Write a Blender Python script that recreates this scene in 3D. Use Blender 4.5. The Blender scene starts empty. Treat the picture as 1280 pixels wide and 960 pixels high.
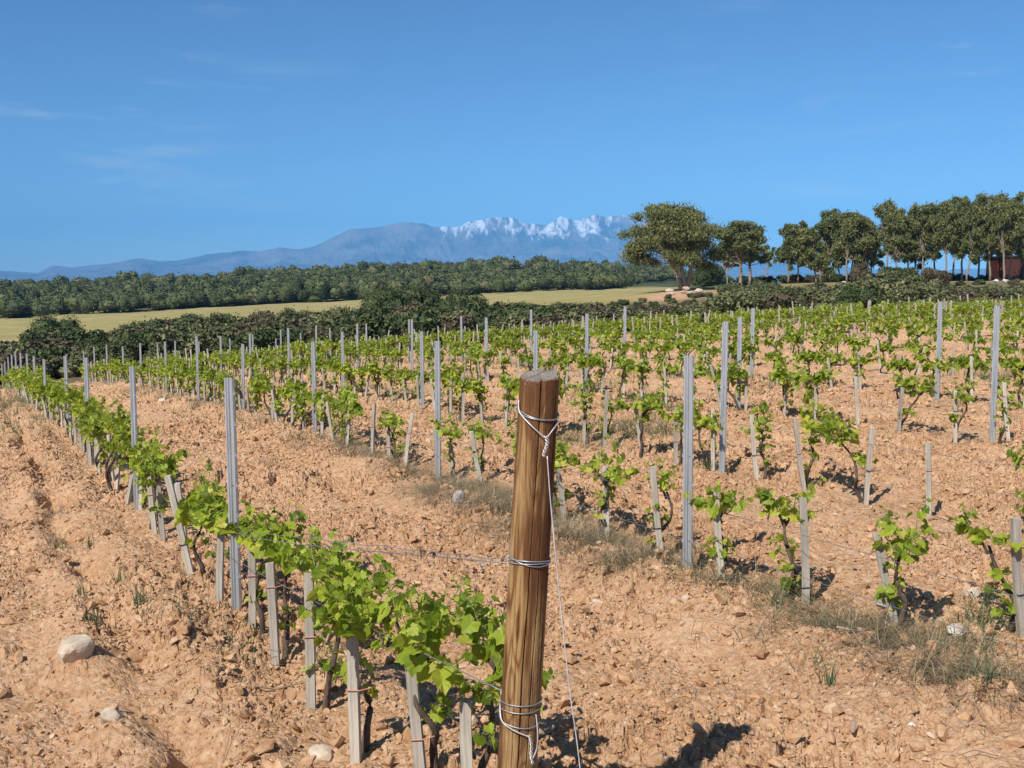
import bpy, math, random
import numpy as np
from mathutils import Vector, Matrix
R = math.radians
C = bpy.context.scene.collection
scn = bpy.context.scene

# ------------------------------------------------------------------ camera
F = 1400.0                      # focal length in pixels of a 1280 px wide picture
HORIZON = 348.0
PITCH = math.atan((480 - HORIZON) / F)
EYE = 1.7
cam = bpy.data.objects.new('camera', bpy.data.cameras.new('camera'))
C.objects.link(cam)
cam.location = (0, 0, EYE)
cam.rotation_euler = (math.pi / 2 - PITCH, 0, 0)
cam.data.sensor_width = 36
cam.data.lens = 36 * F / 1280
cam.data.clip_start = 0.05
cam.data.clip_end = 60000
scn.camera = cam

# ------------------------------------------------------------------ sky, sun, exposure
SUN_AZ, SUN_EL = 33.0, 45.0     # light travels away from the camera and to the right
w = bpy.data.worlds.new('World'); scn.world = w; w.use_nodes = True
nt = w.node_tree; nt.nodes.clear()
wo = nt.nodes.new('ShaderNodeOutputWorld'); bg = nt.nodes.new('ShaderNodeBackground')
sky = nt.nodes.new('ShaderNodeTexSky'); sky.sky_type = 'NISHITA'; sky.sun_disc = False
sky.sun_elevation = R(SUN_EL); sky.sun_rotation = R(180 + SUN_AZ)
sky.air_density = 1.0; sky.dust_density = 0.9; sky.ozone_density = 10; sky.altitude = 2500
bg.inputs['Strength'].default_value = 0.097
# thin cirrus wisps, laid out by direction on the sky
tc = nt.nodes.new('ShaderNodeTexCoord'); mp = nt.nodes.new('ShaderNodeMapping')
mp.inputs['Scale'].default_value = (2.2, 2.2, 15); mp.inputs['Location'].default_value = (0.35, 0.2, 0.6)
n1 = nt.nodes.new('ShaderNodeTexNoise'); n1.inputs['Scale'].default_value = 2.6; n1.inputs['Detail'].default_value = 7; n1.inputs['Roughness'].default_value = .62
n1.inputs['Distortion'].default_value = .5
rp = nt.nodes.new('ShaderNodeValToRGB'); rp.color_ramp.elements[0].position = .53; rp.color_ramp.elements[1].position = .80
rp.color_ramp.elements[1].color = (.55, .55, .55, 1)
mx = nt.nodes.new('ShaderNodeMix'); mx.data_type = 'RGBA'
nt.links.new(tc.outputs['Generated'], mp.inputs[0]); nt.links.new(mp.outputs[0], n1.inputs['Vector'])
sx = nt.nodes.new('ShaderNodeSeparateXYZ'); nt.links.new(tc.outputs['Generated'], sx.inputs[0])
ab = nt.nodes.new('ShaderNodeMath'); ab.operation = 'ABSOLUTE'; nt.links.new(sx.outputs['X'], ab.inputs[0])
mr = nt.nodes.new('ShaderNodeMapRange'); mr.inputs['From Min'].default_value = .12; mr.inputs['From Max'].default_value = .34; nt.links.new(ab.outputs[0], mr.inputs['Value'])
mu = nt.nodes.new('ShaderNodeMath'); mu.operation = 'MULTIPLY'; nt.links.new(mr.outputs[0], mu.inputs[1])
nt.links.new(n1.outputs['Fac'], rp.inputs[0]); nt.links.new(rp.outputs[0], mu.inputs[0]); nt.links.new(mu.outputs[0], mx.inputs['Factor'])
nt.links.new(sky.outputs[0], mx.inputs['A']); mx.inputs['B'].default_value = (6.0, 6.4, 7.0, 1)
wb = nt.nodes.new('ShaderNodeMix'); wb.data_type = 'RGBA'; wb.blend_type = 'MULTIPLY'; wb.inputs['Factor'].default_value = 1; wb.inputs['B'].default_value = (1.0, 1.11, 1.06, 1)
nt.links.new(mx.outputs['Result'], wb.inputs['A']); nt.links.new(wb.outputs['Result'], bg.inputs[0]); nt.links.new(bg.outputs[0], wo.inputs[0])
sl = bpy.data.lights.new('sun', 'SUN'); sun = bpy.data.objects.new('sun', sl); C.objects.link(sun)
sl.energy = 5.0; sl.angle = R(0.53); sl.color = (1, .955, .88)
sd = Vector((math.sin(R(SUN_AZ)) * math.cos(R(SUN_EL)), math.cos(R(SUN_AZ)) * math.cos(R(SUN_EL)), -math.sin(R(SUN_EL))))
sun.rotation_euler = sd.to_track_quat('-Z', 'Y').to_euler()
scn.view_settings.view_transform = 'Standard'; scn.view_settings.look = 'None'
scn.view_settings.exposure = 0.2; scn.view_settings.gamma = 1; scn.view_settings.use_curve_mapping = False
scn.cycles.max_bounces = 6; scn.cycles.diffuse_bounces = 3; scn.cycles.volume_bounces = 2
scn.cycles.transparent_max_bounces = 6; scn.cycles.use_denoising = True
scn.cycles.caustics_reflective = False; scn.cycles.caustics_refractive = False

rng = np.random.default_rng(7); random.seed(7)
CP, SP = math.cos(PITCH), math.sin(PITCH)

def ray(px, py):
    u, v = (px - 640) / F, (480 - py) / F
    return np.array([u, CP + v * SP, -SP + v * CP])
def at(px, py, Y):                       # the point of the pixel's ray in the plane at distance Y
    d = ray(px, py); d = d * (Y / d[1]); return np.array([d[0], d[1], d[2] + EYE])
def X_at(px, Y, z=-1.7):                 # world X of a picture column at distance Y
    return (px - 640) / F * (Y * CP - z * SP)

# ------------------------------------------------------------------ terrain
PH = 1.22                                 # metal posts stand this tall
# (base column, top row, distance) of every metal post, row by row
ROWS = {
 0: [(292, 472, 5.73), (168, 458, 9.3), (109, 447, 12.9), (83, 445, 16.6), (56, 449, 20.4), (43, 445, 24.2), (34, 442, 28), (26.5, 441, 31.8), (20.5, 439, 35.6), (15.5, 443, 39.4), (11, 446, 43), (6.5, 452, 46.6), (3, 455, 50)],
 1: [(861, 444, 6.15), (547, 426, 9.9), (393, 427, 13.7), (303, 430, 17.6), (247, 420, 21.6), (207, 427, 25.6), (176, 429, 29.6), (154, 433, 33.6), (134, 431, 37.4), (118, 434, 41.4), (105, 438, 45.4)],
 2: [(904, 402, 9.5), (669, 413, 12.9), (528, 414, 16.5), (428, 415, 20.3), (361, 410, 24.1), (313, 417, 28), (276, 420, 31.8), (249, 427, 35.6), (219, 426, 39.4), (197, 429, 43)],
 3: [(1244, 382, 10.3), (924, 396, 13.9), (733, 392, 17.6), (608, 397, 21.3), (515, 399, 25.1), (447, 405, 28.9), (395, 407, 32.6), (351, 412, 36.4), (316, 418, 40.1), (288, 423, 43.8)],
 4: [(1173, 377, 14.1), (940, 385, 17.7), (781, 383, 21.3), (664, 387, 25), (577, 395, 28.8), (511, 399, 32.4), (458, 405, 36.1), (413, 410, 39.8), (376, 416, 43.5), (345, 423, 47)],
}
pts = []
for r in ROWS.values():
    for (bx, ty, Y) in r:
        p = at(bx, ty, Y); pts.append((p[0], Y, p[2] - PH))
pts += [(26, 56, EYE - 1.60), (15, 54, EYE - 2.05), (5, 52, EYE - 2.6), (20, 40, EYE - 1.45), (10, 25, EYE - 1.45), (-13, 50, EYE - 3.9), (0, 2.5, EYE - 1.68), (2.2, 4.6, EYE - 1.62),
        (-2, 3, EYE - 1.72), (0, -3, EYE - 1.6), (3, 0, EYE - 1.6), (-4, 0, EYE - 1.75)] * 2
pts = np.array(pts)
def basis(x, y):
    return np.stack([np.ones_like(x), x, y, x * y, y * y, x * x, x * y * y / 50, x * x * y / 50, y ** 3 / 2500, x ** 3 / 2500], -1)
coef = np.linalg.lstsq(basis(pts[:, 0], pts[:, 1]), pts[:, 2], rcond=None)[0]

TX = np.array([-500, -100, 0, 200, 400, 550, 700, 850, 1000, 1280, 1400, 1900], float)
TY = np.array([50, 62, 90, 120, 200, 300, 400, 500, 700, 1500, 5000, 14000], float)
TZ = np.array([
 [-5.5, -5.2, -5.0, -4.1, -3.6, -3.2, -2.7, -2.3, -2.0, -1.7, -1.7, -1.7],
 [-6.0, -5.6, -5.4, -4.8, -4.2, -3.7, -3.1, -2.5, -1.9, -1.5, -1.5, -1.5],
 [-6.4, -6.1, -6.0, -5.3, -4.6, -3.7, -2.8, -1.7, -0.7, -0.4, -0.4, -0.4],
 [-7.0, -6.7, -6.5, -5.6, -4.5, -3.4, -2.3, -1.0, -0.3, -0.2, -0.2, -0.2],
 [-9.0, -8.8, -8.4, -6.6, -5.3, -4.0, -2.8, -2.0, -1.8, -1.8, -1.8, -1.8],
 [-11.5, -11, -10.7, -8.4, -6.3, -4.9, -3.2, -2.6, -4, -5, -5, -5],
 [-9.5, -9.5, -9, -6.5, -3.4, -1.0, -0.4, -1.5, -6, -8, -8, -8],
 [-7.0, -6.5, -6, -3.2, 1.0, 3.2, 3.2, 0.0, -8, -12, -12, -12],
 [-14, -14, -14, -12, -8, -6, -6, -8, -12, -16, -16, -16],
 [-25, -25, -25, -25, -25, -25, -25, -25, -25, -25, -25, -25],
 [-35] * 12, [-45] * 12], float)
LTY = np.log(TY)
def sm(t): t = np.clip(t, 0, 1); return t * t * (3 - 2 * t)
def far_z(x, y):
    y = np.maximum(y, 20.); u = np.clip(640 + F * x / y, TX[0], TX[-1] - 1e-3); ly = np.clip(np.log(y), LTY[0], LTY[-1] - 1e-6)
    i = np.clip(np.searchsorted(TX, u, 'right') - 1, 0, len(TX) - 2); j = np.clip(np.searchsorted(LTY, ly, 'right') - 1, 0, len(TY) - 2)
    a = (u - TX[i]) / (TX[i + 1] - TX[i]); b = (ly - LTY[j]) / (LTY[j + 1] - LTY[j])
    return EYE + (TZ[j, i] * (1 - a) + TZ[j, i + 1] * a) * (1 - b) + (TZ[j + 1, i] * (1 - a) + TZ[j + 1, i + 1] * a) * b
def base_z(x, y):
    x = np.asarray(x, float); y = np.asarray(y, float)
    xc = np.clip(x, -26, 34); yc = np.clip(y, -6, 60)
    near = basis(xc, yc) @ coef
    t = sm((np.hypot(x, y) - 44) / 16)
    t = np.where(y < 5, sm((np.hypot(x, y) - 30) / 25), t)
    fz = np.where(y < 20, EYE - 1.7, far_z(x, y)); 
    return near * (1 - t) + fz * t

# numpy noise
def hsh(i, j, s):
    h = (i.astype(np.int64) * 374761393 + j.astype(np.int64) * 668265263 + s * 974634777) & 0xFFFFFFFF
    h = ((h ^ (h >> 13)) * 1274126177) & 0xFFFFFFFF
    h = ((h ^ (h >> 16)) * 2246822519) & 0xFFFFFFFF
    return ((h ^ (h >> 15)) & 0xFFFFFF) / float(0xFFFFFF)
def vnoise(x, y, s=0):
    i = np.floor(x); j = np.floor(y); a = x - i; b = y - j
    a = a * a * (3 - 2 * a); b = b * b * (3 - 2 * b)
    return (hsh(i, j, s) * (1 - a) + hsh(i + 1, j, s) * a) * (1 - b) + (hsh(i, j + 1, s) * (1 - a) + hsh(i + 1, j + 1, s) * a) * b
def fbm(x, y, o=4, s=0):
    v = 0; a = .5; t = 0
    for k in range(o):
        v = v + a * vnoise(x, y, s + k); t += a; a *= .5; x = x * 2.03 + 7.1; y = y * 2.03 + 3.7
    return v / t
def clod(x, y, s):                       # rounded clods, one per cell: height 0..1
    i0 = np.floor(x); j0 = np.floor(y); best = np.zeros_like(x)
    for di in (-1, 0, 1):
        for dj in (-1, 0, 1):
            i = i0 + di; j = j0 + dj
            cx = i + .15 + .7 * hsh(i, j, s); cy = j + .15 + .7 * hsh(i, j, s + 1); k = hsh(i, j, s + 2); an = hsh(i, j, s + 3) * 3.14
            dx = x - cx; dy = y - cy; ca = np.cos(an); sa = np.sin(an)
            e = (dx * ca + dy * sa) * 1.25; g = (-dx * sa + dy * ca) * .85
            r = .25 + .38 * k; d = np.maximum(np.abs(e) * .8 + np.abs(g) * .45, np.hypot(e, g)) / r
            best = np.maximum(best, (.35 + .65 * k) * np.clip(1.25 * (1 - d * d), 0, .85))
    return best
def slab(x, y, s, crack=.16):            # broken, tilted lumps with sharp gaps between them: about -.5..1
    i0 = np.floor(x); j0 = np.floor(y); f1 = np.full_like(x, 9.); f2 = np.full_like(x, 9.); h = np.zeros_like(x)
    for di in (-1, 0, 1):
        for dj in (-1, 0, 1):
            i = i0 + di; j = j0 + dj
            dx = x - (i + hsh(i, j, s)); dy = y - (j + hsh(i, j, s + 1)); d = dx * dx + dy * dy
            k = hsh(i, j, s + 2); tx = hsh(i, j, s + 3) - .5; ty = hsh(i, j, s + 4) - .5
            v = k * k * 1.2 - .2 + 1.7 * (dx * tx + dy * ty) - .5 * d
            m = d < f1; f2 = np.where(m, f1, np.minimum(f2, d)); h = np.where(m, v, h); f1 = np.where(m, d, f1)
    g = np.clip((np.sqrt(f2) - np.sqrt(f1)) / crack, 0, 1)
    return h * g - .24 * (1 - g)

ROW_M = {0: -.482, 1: -.447, 2: -.45, 3: -.45, 4: -.45}
ROW_A = {0: 1.36, 1: 3.72, 2: 6.08, 3: 9.08, 4: 11.72}
def row_line(k, Y):
    if k in ROW_A: return ROW_A[k] + ROW_M[k] * Y
    return ROW_A[4] + (k - 4) * 2.62 - .45 * Y
def row_x(k, Y):                         # world X of row k at distance Y: runs through its posts
    if k in ROWS:
        ys = [p[2] for p in ROWS[k]]; xs = [X_at(p[0], p[2]) for p in ROWS[k]]
        if k == 0: ys = [2.8] + ys; xs = [0.0] + xs
        if Y <= ys[0]: return xs[0] + (Y - ys[0]) * ROW_M[k]
        if Y >= ys[-1]: return xs[-1] + (Y - ys[-1]) * (-.40 if k == 0 else -.42)
        return float(np.interp(Y, ys, xs))
    return row_line(k, Y)

def soil_amp(x, y):                      # 1 in the tilled vineyard, 0 beyond it
    d = np.hypot(x, y)
    edge = 50 + .12 * x
    return 1 - sm((np.maximum(y, -y) - edge) / 5)

def micro(x, y):
    z = np.zeros_like(x)
    d = np.hypot(x, y)
    A = soil_amp(x, y) * (d < 75)
    near = d < 75
    X = x[near]; Y = y[near]; D = d[near]
    # furrows and ridges that run along the rows
    s0 = (X - (1.36 - .482 * Y)) * .90
    wob = (fbm(X * .8, Y * .8, 3, 50) - .5) * .35
    f = np.zeros_like(X)
    f -= .215 * np.exp(-((s0 + .60 + wob * .9 + (fbm(X * 5, Y * 5, 2, 63) - .5) * .10) / .085) ** 2) * sm((fbm(X * 1.3, Y * 1.3, 2, 60) - .2) / .5)
    f += .05 * np.exp(-((s0 + .36 + wob * .5) / .14) ** 2) + .07 * np.exp(-((s0 + .80 + wob * .8) / .12) ** 2)
    f -= .05 * np.exp(-((s0 + 1.45 + wob) / .12) ** 2)
    f -= .05 * np.exp(-((s0 - .55 + wob) / .16) ** 2) * fbm(X * 1.3, Y * 1.3, 2, 61)
    s1 = (X - (3.72 - .447 * Y)) * .91
    f += .06 * np.exp(-((s1 + .28 + wob) / .22) ** 2); f -= .06 * np.exp(-((s1 + .75 + wob) / .2) ** 2)
    f += .05 * np.exp(-((s1 - .5 + wob) / .25) ** 2)
    ph = s0 / 2.3
    f += .035 * np.sin(ph * 2 * np.pi) * sm((s0 - 3) / 2) + .012 * np.sin(s0 * 9 + wob * 8)
    f += (fbm(X * .55, Y * .55, 3, 11) - .5) * .16 + (fbm(X * 3, Y * 3, 3, 12) - .5) * .12
    rough = .38 + 1.05 * sm((fbm(X * 1.1, Y * 1.1, 3, 14) - .36) / .28)
    wx = X + (fbm(X * 9, Y * 9, 2, 20) - .5) * .06; wy = Y + (fbm(X * 9, Y * 9, 2, 23) - .5) * .06
    R1 = rough * sm((fbm(X * 1.6, Y * 1.6, 2, 15) - .38) / .25)
    f += slab(wx / .17, wy / .17, 31) * .046 * R1
    f += slab(wx / .075, wy / .075, 35) * .026 * rough
    m = D < 26
    g = np.zeros_like(X)
    g[m] = slab(wx[m] / .034 + 3.1, wy[m] / .034, 39, .2) * .015 * rough[m] + (fbm(X[m] * 45, Y[m] * 45, 2, 17) - .5) * .010
    f += g
    z[near] = f * A[near]
    f2 = (fbm(x * .08, y * .08, 4, 77) - .5) * np.clip((d - 45) / 60, 0, 1) * np.minimum(1.2, d * .006)
    return z + f2
def ground(x, y):
    x = np.atleast_1d(np.asarray(x, float)); y = np.atleast_1d(np.asarray(y, float))
    return base_z(x, y) + micro(x, y)
def gz(x, y): return float(ground(x, y)[0])
def on_ground(px, py):                   # where a pixel's ray meets the terrain
    d = ray(px, py); t = np.geomspace(1.5, 400, 4000)
    h = EYE + d[2] * t - base_z(d[0] * t, d[1] * t)
    i = np.argmax(h < 0); a = h[i - 1] / (h[i - 1] - h[i]); tt = t[i - 1] + a * (t[i] - t[i - 1])
    return d[0] * tt, d[1] * tt

# ------------------------------------------------------------------ materials
def mat(name, build):
    m = bpy.data.materials.new(name); m.use_nodes = True; t = m.node_tree
    b = t.nodes['Principled BSDF']; build(t, b); return m
def N(t, typ, **kw):
    n = t.nodes.new(typ)
    for k, v in kw.items():
        if k in n.inputs: n.inputs[k].default_value = v
        else: setattr(n, k, v)
    return n
def ramp(t, src, stops):
    r = t.nodes.new('ShaderNodeValToRGB'); e = r.color_ramp.elements
    c4 = lambda c: (*c, 1) if len(c) == 3 else c
    e[1].position, e[1].color = 1, c4(stops[-1][1]); e[0].position, e[0].color = 0, c4(stops[0][1])
    for p, c in stops[1:-1]: e.new(min(max(p, .001), .999)).color = c4(c)
    e[len(e) - 1].position = stops[-1][0]; e[0].position = stops[0][0]
    t.links.new(src, r.inputs[0]); return r.outputs[0]
def mixc(t, f, a, b, blend='MIX'):
    m = t.nodes.new('ShaderNodeMix'); m.data_type = 'RGBA'; m.blend_type = blend
    for s, v in ((m.inputs['Factor'], f), (m.inputs['A'], a), (m.inputs['B'], b)):
        if isinstance(v, (int, float)): s.default_value = v
        elif isinstance(v, tuple): s.default_value = (*v, 1)
        else: t.links.new(v, s)
    return m.outputs['Result']
def noise(t, vec, scale, detail=4, rough=.55, dist=0):
    n = N(t, 'ShaderNodeTexNoise', Scale=scale, Detail=detail, Roughness=rough, Distortion=dist)
    if vec is not None: t.links.new(vec, n.inputs['Vector'])
    return n.outputs['Fac']
def bump(t, b, h, strength=.5, dist=.01):
    n = N(t, 'ShaderNodeBump', Strength=strength, Distance=dist); t.links.new(h, n.inputs['Height']); t.links.new(n.outputs[0], b.inputs['Normal']); return n
def objc(t): return t.nodes.new('ShaderNodeTexCoord').outputs['Object']
def mapping(t, vec, sc=(1, 1, 1), rot=(0, 0, 0)):
    m = t.nodes.new('ShaderNodeMapping'); m.inputs['Scale'].default_value = sc; m.inputs['Rotation'].default_value = rot; t.links.new(vec, m.inputs[0]); return m.outputs[0]

SOIL_A, SOIL_B, SOIL_C = (.43, .23, .11), (.57, .34, .19), (.65, .44, .28)
def soil_col(t, o):
    a = ramp(t, noise(t, o, 1.1, 5), [(.35, SOIL_A), (.65, SOIL_B)])
    c = ramp(t, noise(t, o, 24, 4, .6), [(.38, (0, 0, 0)), (.7, (1, 1, 1))])
    a = mixc(t, c, a, SOIL_C)
    d = ramp(t, noise(t, mapping(t, o, (1, 1, 1), (0, 0, .4)), 7, 5, .7), [(.5, (0, 0, 0)), (.75, (.6, .6, .6))])
    return mixc(t, d, a, (.47, .245, .11))
def b_ground(t, b):
    o = objc(t)
    soil = soil_col(t, o)
    at_ = N(t, 'ShaderNodeVertexColor'); at_.layer_name = 'zone'
    sep = t.nodes.new('ShaderNodeSeparateColor'); t.links.new(at_.outputs[0], sep.inputs[0])
    grass = ramp(t, noise(t, mapping(t, o, (.05, .25, 1)), 1.2, 6, .65), [(.3, (.24, .225, .08)), (.5, (.36, .30, .12)), (.7, (.46, .36, .17))])
    grass = mixc(t, ramp(t, noise(t, o, 2.5, 4), [(.4, (0, 0, 0)), (.7, (.5, .5, .5))]), grass, (.28, .25, .10))
    scr = ramp(t, noise(t, o, .6, 6, .7), [(.35, (.10, .085, .045)), (.65, (.21, .155, .09))])
    fn = ramp(t, noise(t, o, .15, 6, .7), [(.35, (.05, .07, .03)), (.65, (.10, .11, .05))])
    c = mixc(t, sep.outputs[0], soil, grass); c = mixc(t, sep.outputs[1], c, scr); c = mixc(t, sep.outputs[2], c, fn)
    t.links.new(c, b.inputs['Base Color']); b.inputs['Roughness'].default_value = 1; b.inputs['Specular IOR Level'].default_value = .1
    v = N(t, 'ShaderNodeTexVoronoi', Scale=32.0, Randomness=1.0); v.feature = 'F1'; t.links.new(o, v.inputs['Vector'])
    m = N(t, 'ShaderNodeMath', operation='MULTIPLY_ADD'); m.inputs[1].default_value = -.6
    t.links.new(v.outputs['Distance'], m.inputs[0]); t.links.new(noise(t, o, 70, 4, .7), m.inputs[2])
    bump(t, b, m.outputs[0], .9, .018)
M = {}
M['ground'] = mat('ground', b_ground)
def b_clod(t, b):
    o = objc(t); c = soil_col(t, o)
    g = t.nodes.new('ShaderNodeNewGeometry')
    k = ramp(t, g.outputs['Random Per Island'], [(0, (.74, .70, .66)), (.85, (1.02, 1.02, 1.0)), (.93, (1.06, 1.12, 1.2)), (1, (.95, 1.08, 1.3))])
    t.links.new(mixc(t, 1.0, c, k, 'MULTIPLY'), b.inputs['Base Color']); b.inputs['Roughness'].default_value = 1; b.inputs['Specular IOR Level'].default_value = .1
    bump(t, b, noise(t, o, 90, 4, .7), .6, .01)
M['clod'] = mat('soil_clod', b_clod)
def b_stone(col, col2):
    def f(t, b):
        o = objc(t)
        t.links.new(ramp(t, noise(t, o, 14, 5, .65), [(.35, col), (.65, col2)]), b.inputs['Base Color']); b.inputs['Roughness'].default_value = .9
        bump(t, b, noise(t, o, 30, 4, .6), .35, .006)
    return f
M['stone'] = mat('pale_stone', b_stone((.42, .32, .22), (.62, .52, .40)))
M['white_stone'] = mat('white_stone', b_stone((.55, .50, .42), (.72, .68, .60)))
M['grey_stone'] = mat('grey_stone', b_stone((.25, .23, .21), (.44, .40, .36)))
def b_stake(t, b):
    o = objc(t); rnd = t.nodes.new('ShaderNodeObjectInfo').outputs['Random']
    a = ramp(t, noise(t, mapping(t, o, (60, 60, 4)), 1, 6, .65), [(.3, (.27, .235, .19)), (.5, (.46, .415, .35)), (.72, (.62, .57, .49))])
    k = ramp(t, rnd, [(0, (.75, .72, .70)), (1, (1.08, 1.05, 1.0))])
    a = mixc(t, 1.0, a, k, 'MULTIPLY')
    s = ramp(t, noise(t, o, 9, 3), [(.55, (0, 0, 0)), (.7, (.4, .4, .4))])
    a = mixc(t, s, a, (.16, .14, .115))
    t.links.new(a, b.inputs['Base Color']); b.inputs['Roughness'].default_value = .85
    bump(t, b, noise(t, mapping(t, o, (150, 150, 8)), 1, 4), .5, .003)
M['stake'] = mat('weathered_stake_wood', b_stake)
def b_bark(t, b):
    o = objc(t)
    t.links.new(ramp(t, noise(t, mapping(t, o, (60, 60, 14)), 1, 5, .7), [(.3, (.035, .025, .018)), (.7, (.16, .11, .075))]), b.inputs['Base Color']); b.inputs['Roughness'].default_value = .95
    bump(t, b, noise(t, mapping(t, o, (120, 120, 20)), 1, 5), .8, .006)
M['bark'] = mat('vine_bark', b_bark)
def leafmat(name, cols, trans=.45, tcol=(.30, .42, .03), rough=.5):
    m = bpy.data.materials.new(name); m.use_nodes = True; t = m.node_tree; b = t.nodes['Principled BSDF']; out = t.nodes['Material Output']
    g = t.nodes.new('ShaderNodeNewGeometry'); c = ramp(t, g.outputs['Random Per Island'], cols)
    rnd = t.nodes.new('ShaderNodeObjectInfo').outputs['Random']
    c = mixc(t, 1.0, c, ramp(t, rnd, [(0, (.86, .92, .85)), (1, (1.14, 1.06, 1.0))]), 'MULTIPLY')
    t.links.new(c, b.inputs['Base Color']); b.inputs['Roughness'].default_value = rough; b.inputs['Specular IOR Level'].default_value = .35
    tr = t.nodes.new('ShaderNodeBsdfTranslucent'); t.links.new(mixc(t, .55, c, tcol), tr.inputs[0])
    mxs = t.nodes.new('ShaderNodeMixShader'); mxs.inputs[0].default_value = trans
    t.links.new(b.outputs[0], mxs.inputs[1]); t.links.new(tr.outputs[0], mxs.inputs[2]); t.links.new(mxs.outputs[0], out.inputs[0]); return m
M['leaf'] = leafmat('vine_leaf', [(0, (.10, .165, .018)), (.3, (.22, .31, .028)), (.65, (.37, .46, .045)), (.93, (.50, .53, .08)), (1, (.55, .46, .10))], .45, (.50, .54, .03), .42)
M['shoot'] = leafmat('vine_shoot', [(0, (.20, .25, .07)), (1, (.28, .26, .08))], .15)
M['pine'] = leafmat('pine_needles', [(0, (.075, .105, .038)), (.5, (.16, .185, .065)), (.85, (.25, .26, .095)), (1, (.33, .26, .12))], .25, (.2, .2, .06), .7)
M['oak'] = leafmat('evergreen_leaves', [(0, (.03, .046, .017)), (.5, (.062, .088, .028)), (1, (.12, .14, .05))], .1, (.07, .10, .03), .75)
M['olive'] = leafmat('olive_scrub_leaves', [(0, (.07, .08, .035)), (.5, (.135, .15, .06)), (1, (.23, .23, .12))], .12, (.1, .13, .05), .8)
M['brown'] = leafmat('dry_scrub_leaves', [(0, (.055, .045, .026)), (.5, (.11, .09, .05)), (1, (.19, .16, .10))], .1, (.12, .08, .05), .9)
M['wood_far'] = leafmat('forest_leaves', [(0, (.035, .05, .018)), (.45, (.065, .088, .030)), (.9, (.10, .125, .045)), (1, (.15, .14, .07))], .08, (.08, .11, .03), .8)
M['weed'] = leafmat('green_weed', [(0, (.05, .09, .045)), (.6, (.10, .16, .07)), (1, (.18, .22, .10))], .3, (.15, .25, .06), .6)
M['straw'] = leafmat('dry_straw', [(0, (.10, .07, .04)), (.4, (.25, .185, .11)), (.8, (.44, .34, .21)), (1, (.62, .52, .36))], .15, (.4, .3, .15), .8)
M['pine_bark'] = mat('pine_bark', b_stone((.16, .115, .085), (.40, .32, .25)))
def b_metal(t, b):
    o = objc(t)
    t.links.new(ramp(t, noise(t, mapping(t, o, (30, 30, 3)), 1, 5, .6), [(.3, (.40, .41, .42)), (.7, (.66, .67, .68))]), b.inputs['Base Color'])
    b.inputs['Metallic'].default_value = .55; b.inputs['Roughness'].default_value = .42
    bump(t, b, noise(t, o, 60, 3), .12, .002)
M['metal'] = mat('galvanised_steel', b_metal)
def b_plain(col, rough=.6, metal=0.):
    def f(t, b):
        o = objc(t); v = tuple(min(1, c * 1.25) for c in col); d = tuple(c * .75 for c in col)
        t.links.new(ramp(t, noise(t, o, 25, 4), [(.3, d), (.7, v)]), b.inputs['Base Color']); b.inputs['Roughness'].default_value = rough; b.inputs['Metallic'].default_value = metal
    return f
M['wire'] = mat('galvanised_wire', b_plain((.36, .37, .38), .4, .6))
M['white_wire'] = mat('bright_wire', b_plain((.62, .61, .60), .45, .3))
M['dark_tie'] = mat('black_tie', b_plain((.02, .02, .02), .6))
M['red_tie'] = mat('faded_red_tie', b_plain((.45, .20, .15), .7))
M['twig'] = mat('dry_twig', b_plain((.26, .18, .12), .9))
M['pale_twig'] = mat('pale_twig', b_plain((.42, .34, .26), .9))
def b_post(t, b):
    o = objc(t); vc = N(t, 'ShaderNodeVertexColor'); vc.layer_name = 'grain'; sp0 = t.nodes.new('ShaderNodeSeparateColor'); t.links.new(vc.outputs[0], sp0.inputs[0])
    a = ramp(t, sp0.outputs[0], [(.0, (.45, .28, .12)), (.4, (.37, .205, .075)), (.75, (.27, .125, .04)), (1, (.17, .07, .022))])
    a = mixc(t, ramp(t, noise(t, mapping(t, o, (30, 30, 2)), 1, 5, .6), [(.4, (0, 0, 0)), (.7, (.5, .5, .5))]), a, (.44, .29, .14))
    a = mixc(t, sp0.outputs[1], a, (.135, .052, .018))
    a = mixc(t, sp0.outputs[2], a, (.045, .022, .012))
    fine = ramp(t, noise(t, mapping(t, o, (210, 210, 9)), 1, 4, .6), [(.35, (.66, .62, .58)), (.62, (1.06, 1.05, 1.03))])
    a = mixc(t, 1.0, a, fine, 'MULTIPLY')
    tp_ = at(675, 470, 2.8); bt_ = at(646, 960, 2.8); KA = (tp_ - bt_) / (tp_[2] - bt_[2])
    g = t.nodes.new('ShaderNodeNewGeometry'); sp = t.nodes.new('ShaderNodeSeparateXYZ'); t.links.new(g.outputs['Normal'], sp.inputs[0])
    top = ramp(t, sp.outputs['Z'], [(.5, (0, 0, 0)), (.8, (1, 1, 1))])
    wv = N(t, 'ShaderNodeTexWave', Scale=46.0, Distortion=6.0, Detail=5.0); wv.wave_type = 'RINGS'; wv.rings_direction = 'Z'; mo = mapping(t, o); mo.node.inputs['Location'].default_value = (-KA[0] * 1.47, 0, 0); t.links.new(mo, wv.inputs['Vector'])
    e = ramp(t, wv.outputs['Fac'], [(.1, (.20, .17, .145)), (.9, (.36, .32, .275))])
    e = mixc(t, ramp(t, noise(t, o, 45, 4, .7), [(.45, (0, 0, 0)), (.7, (.7, .7, .7))]), e, (.13, .10, .085))
    a = mixc(t, top, a, e)
    t.links.new(a, b.inputs['Base Color']); b.inputs['Roughness'].default_value = .66; b.inputs['Specular IOR Level'].default_value = .3
    bump(t, b, noise(t, mapping(t, o, (230, 230, 14)), 1, 5, .75), .9, .004)
M['post'] = mat('round_post_wood', b_post)
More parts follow.
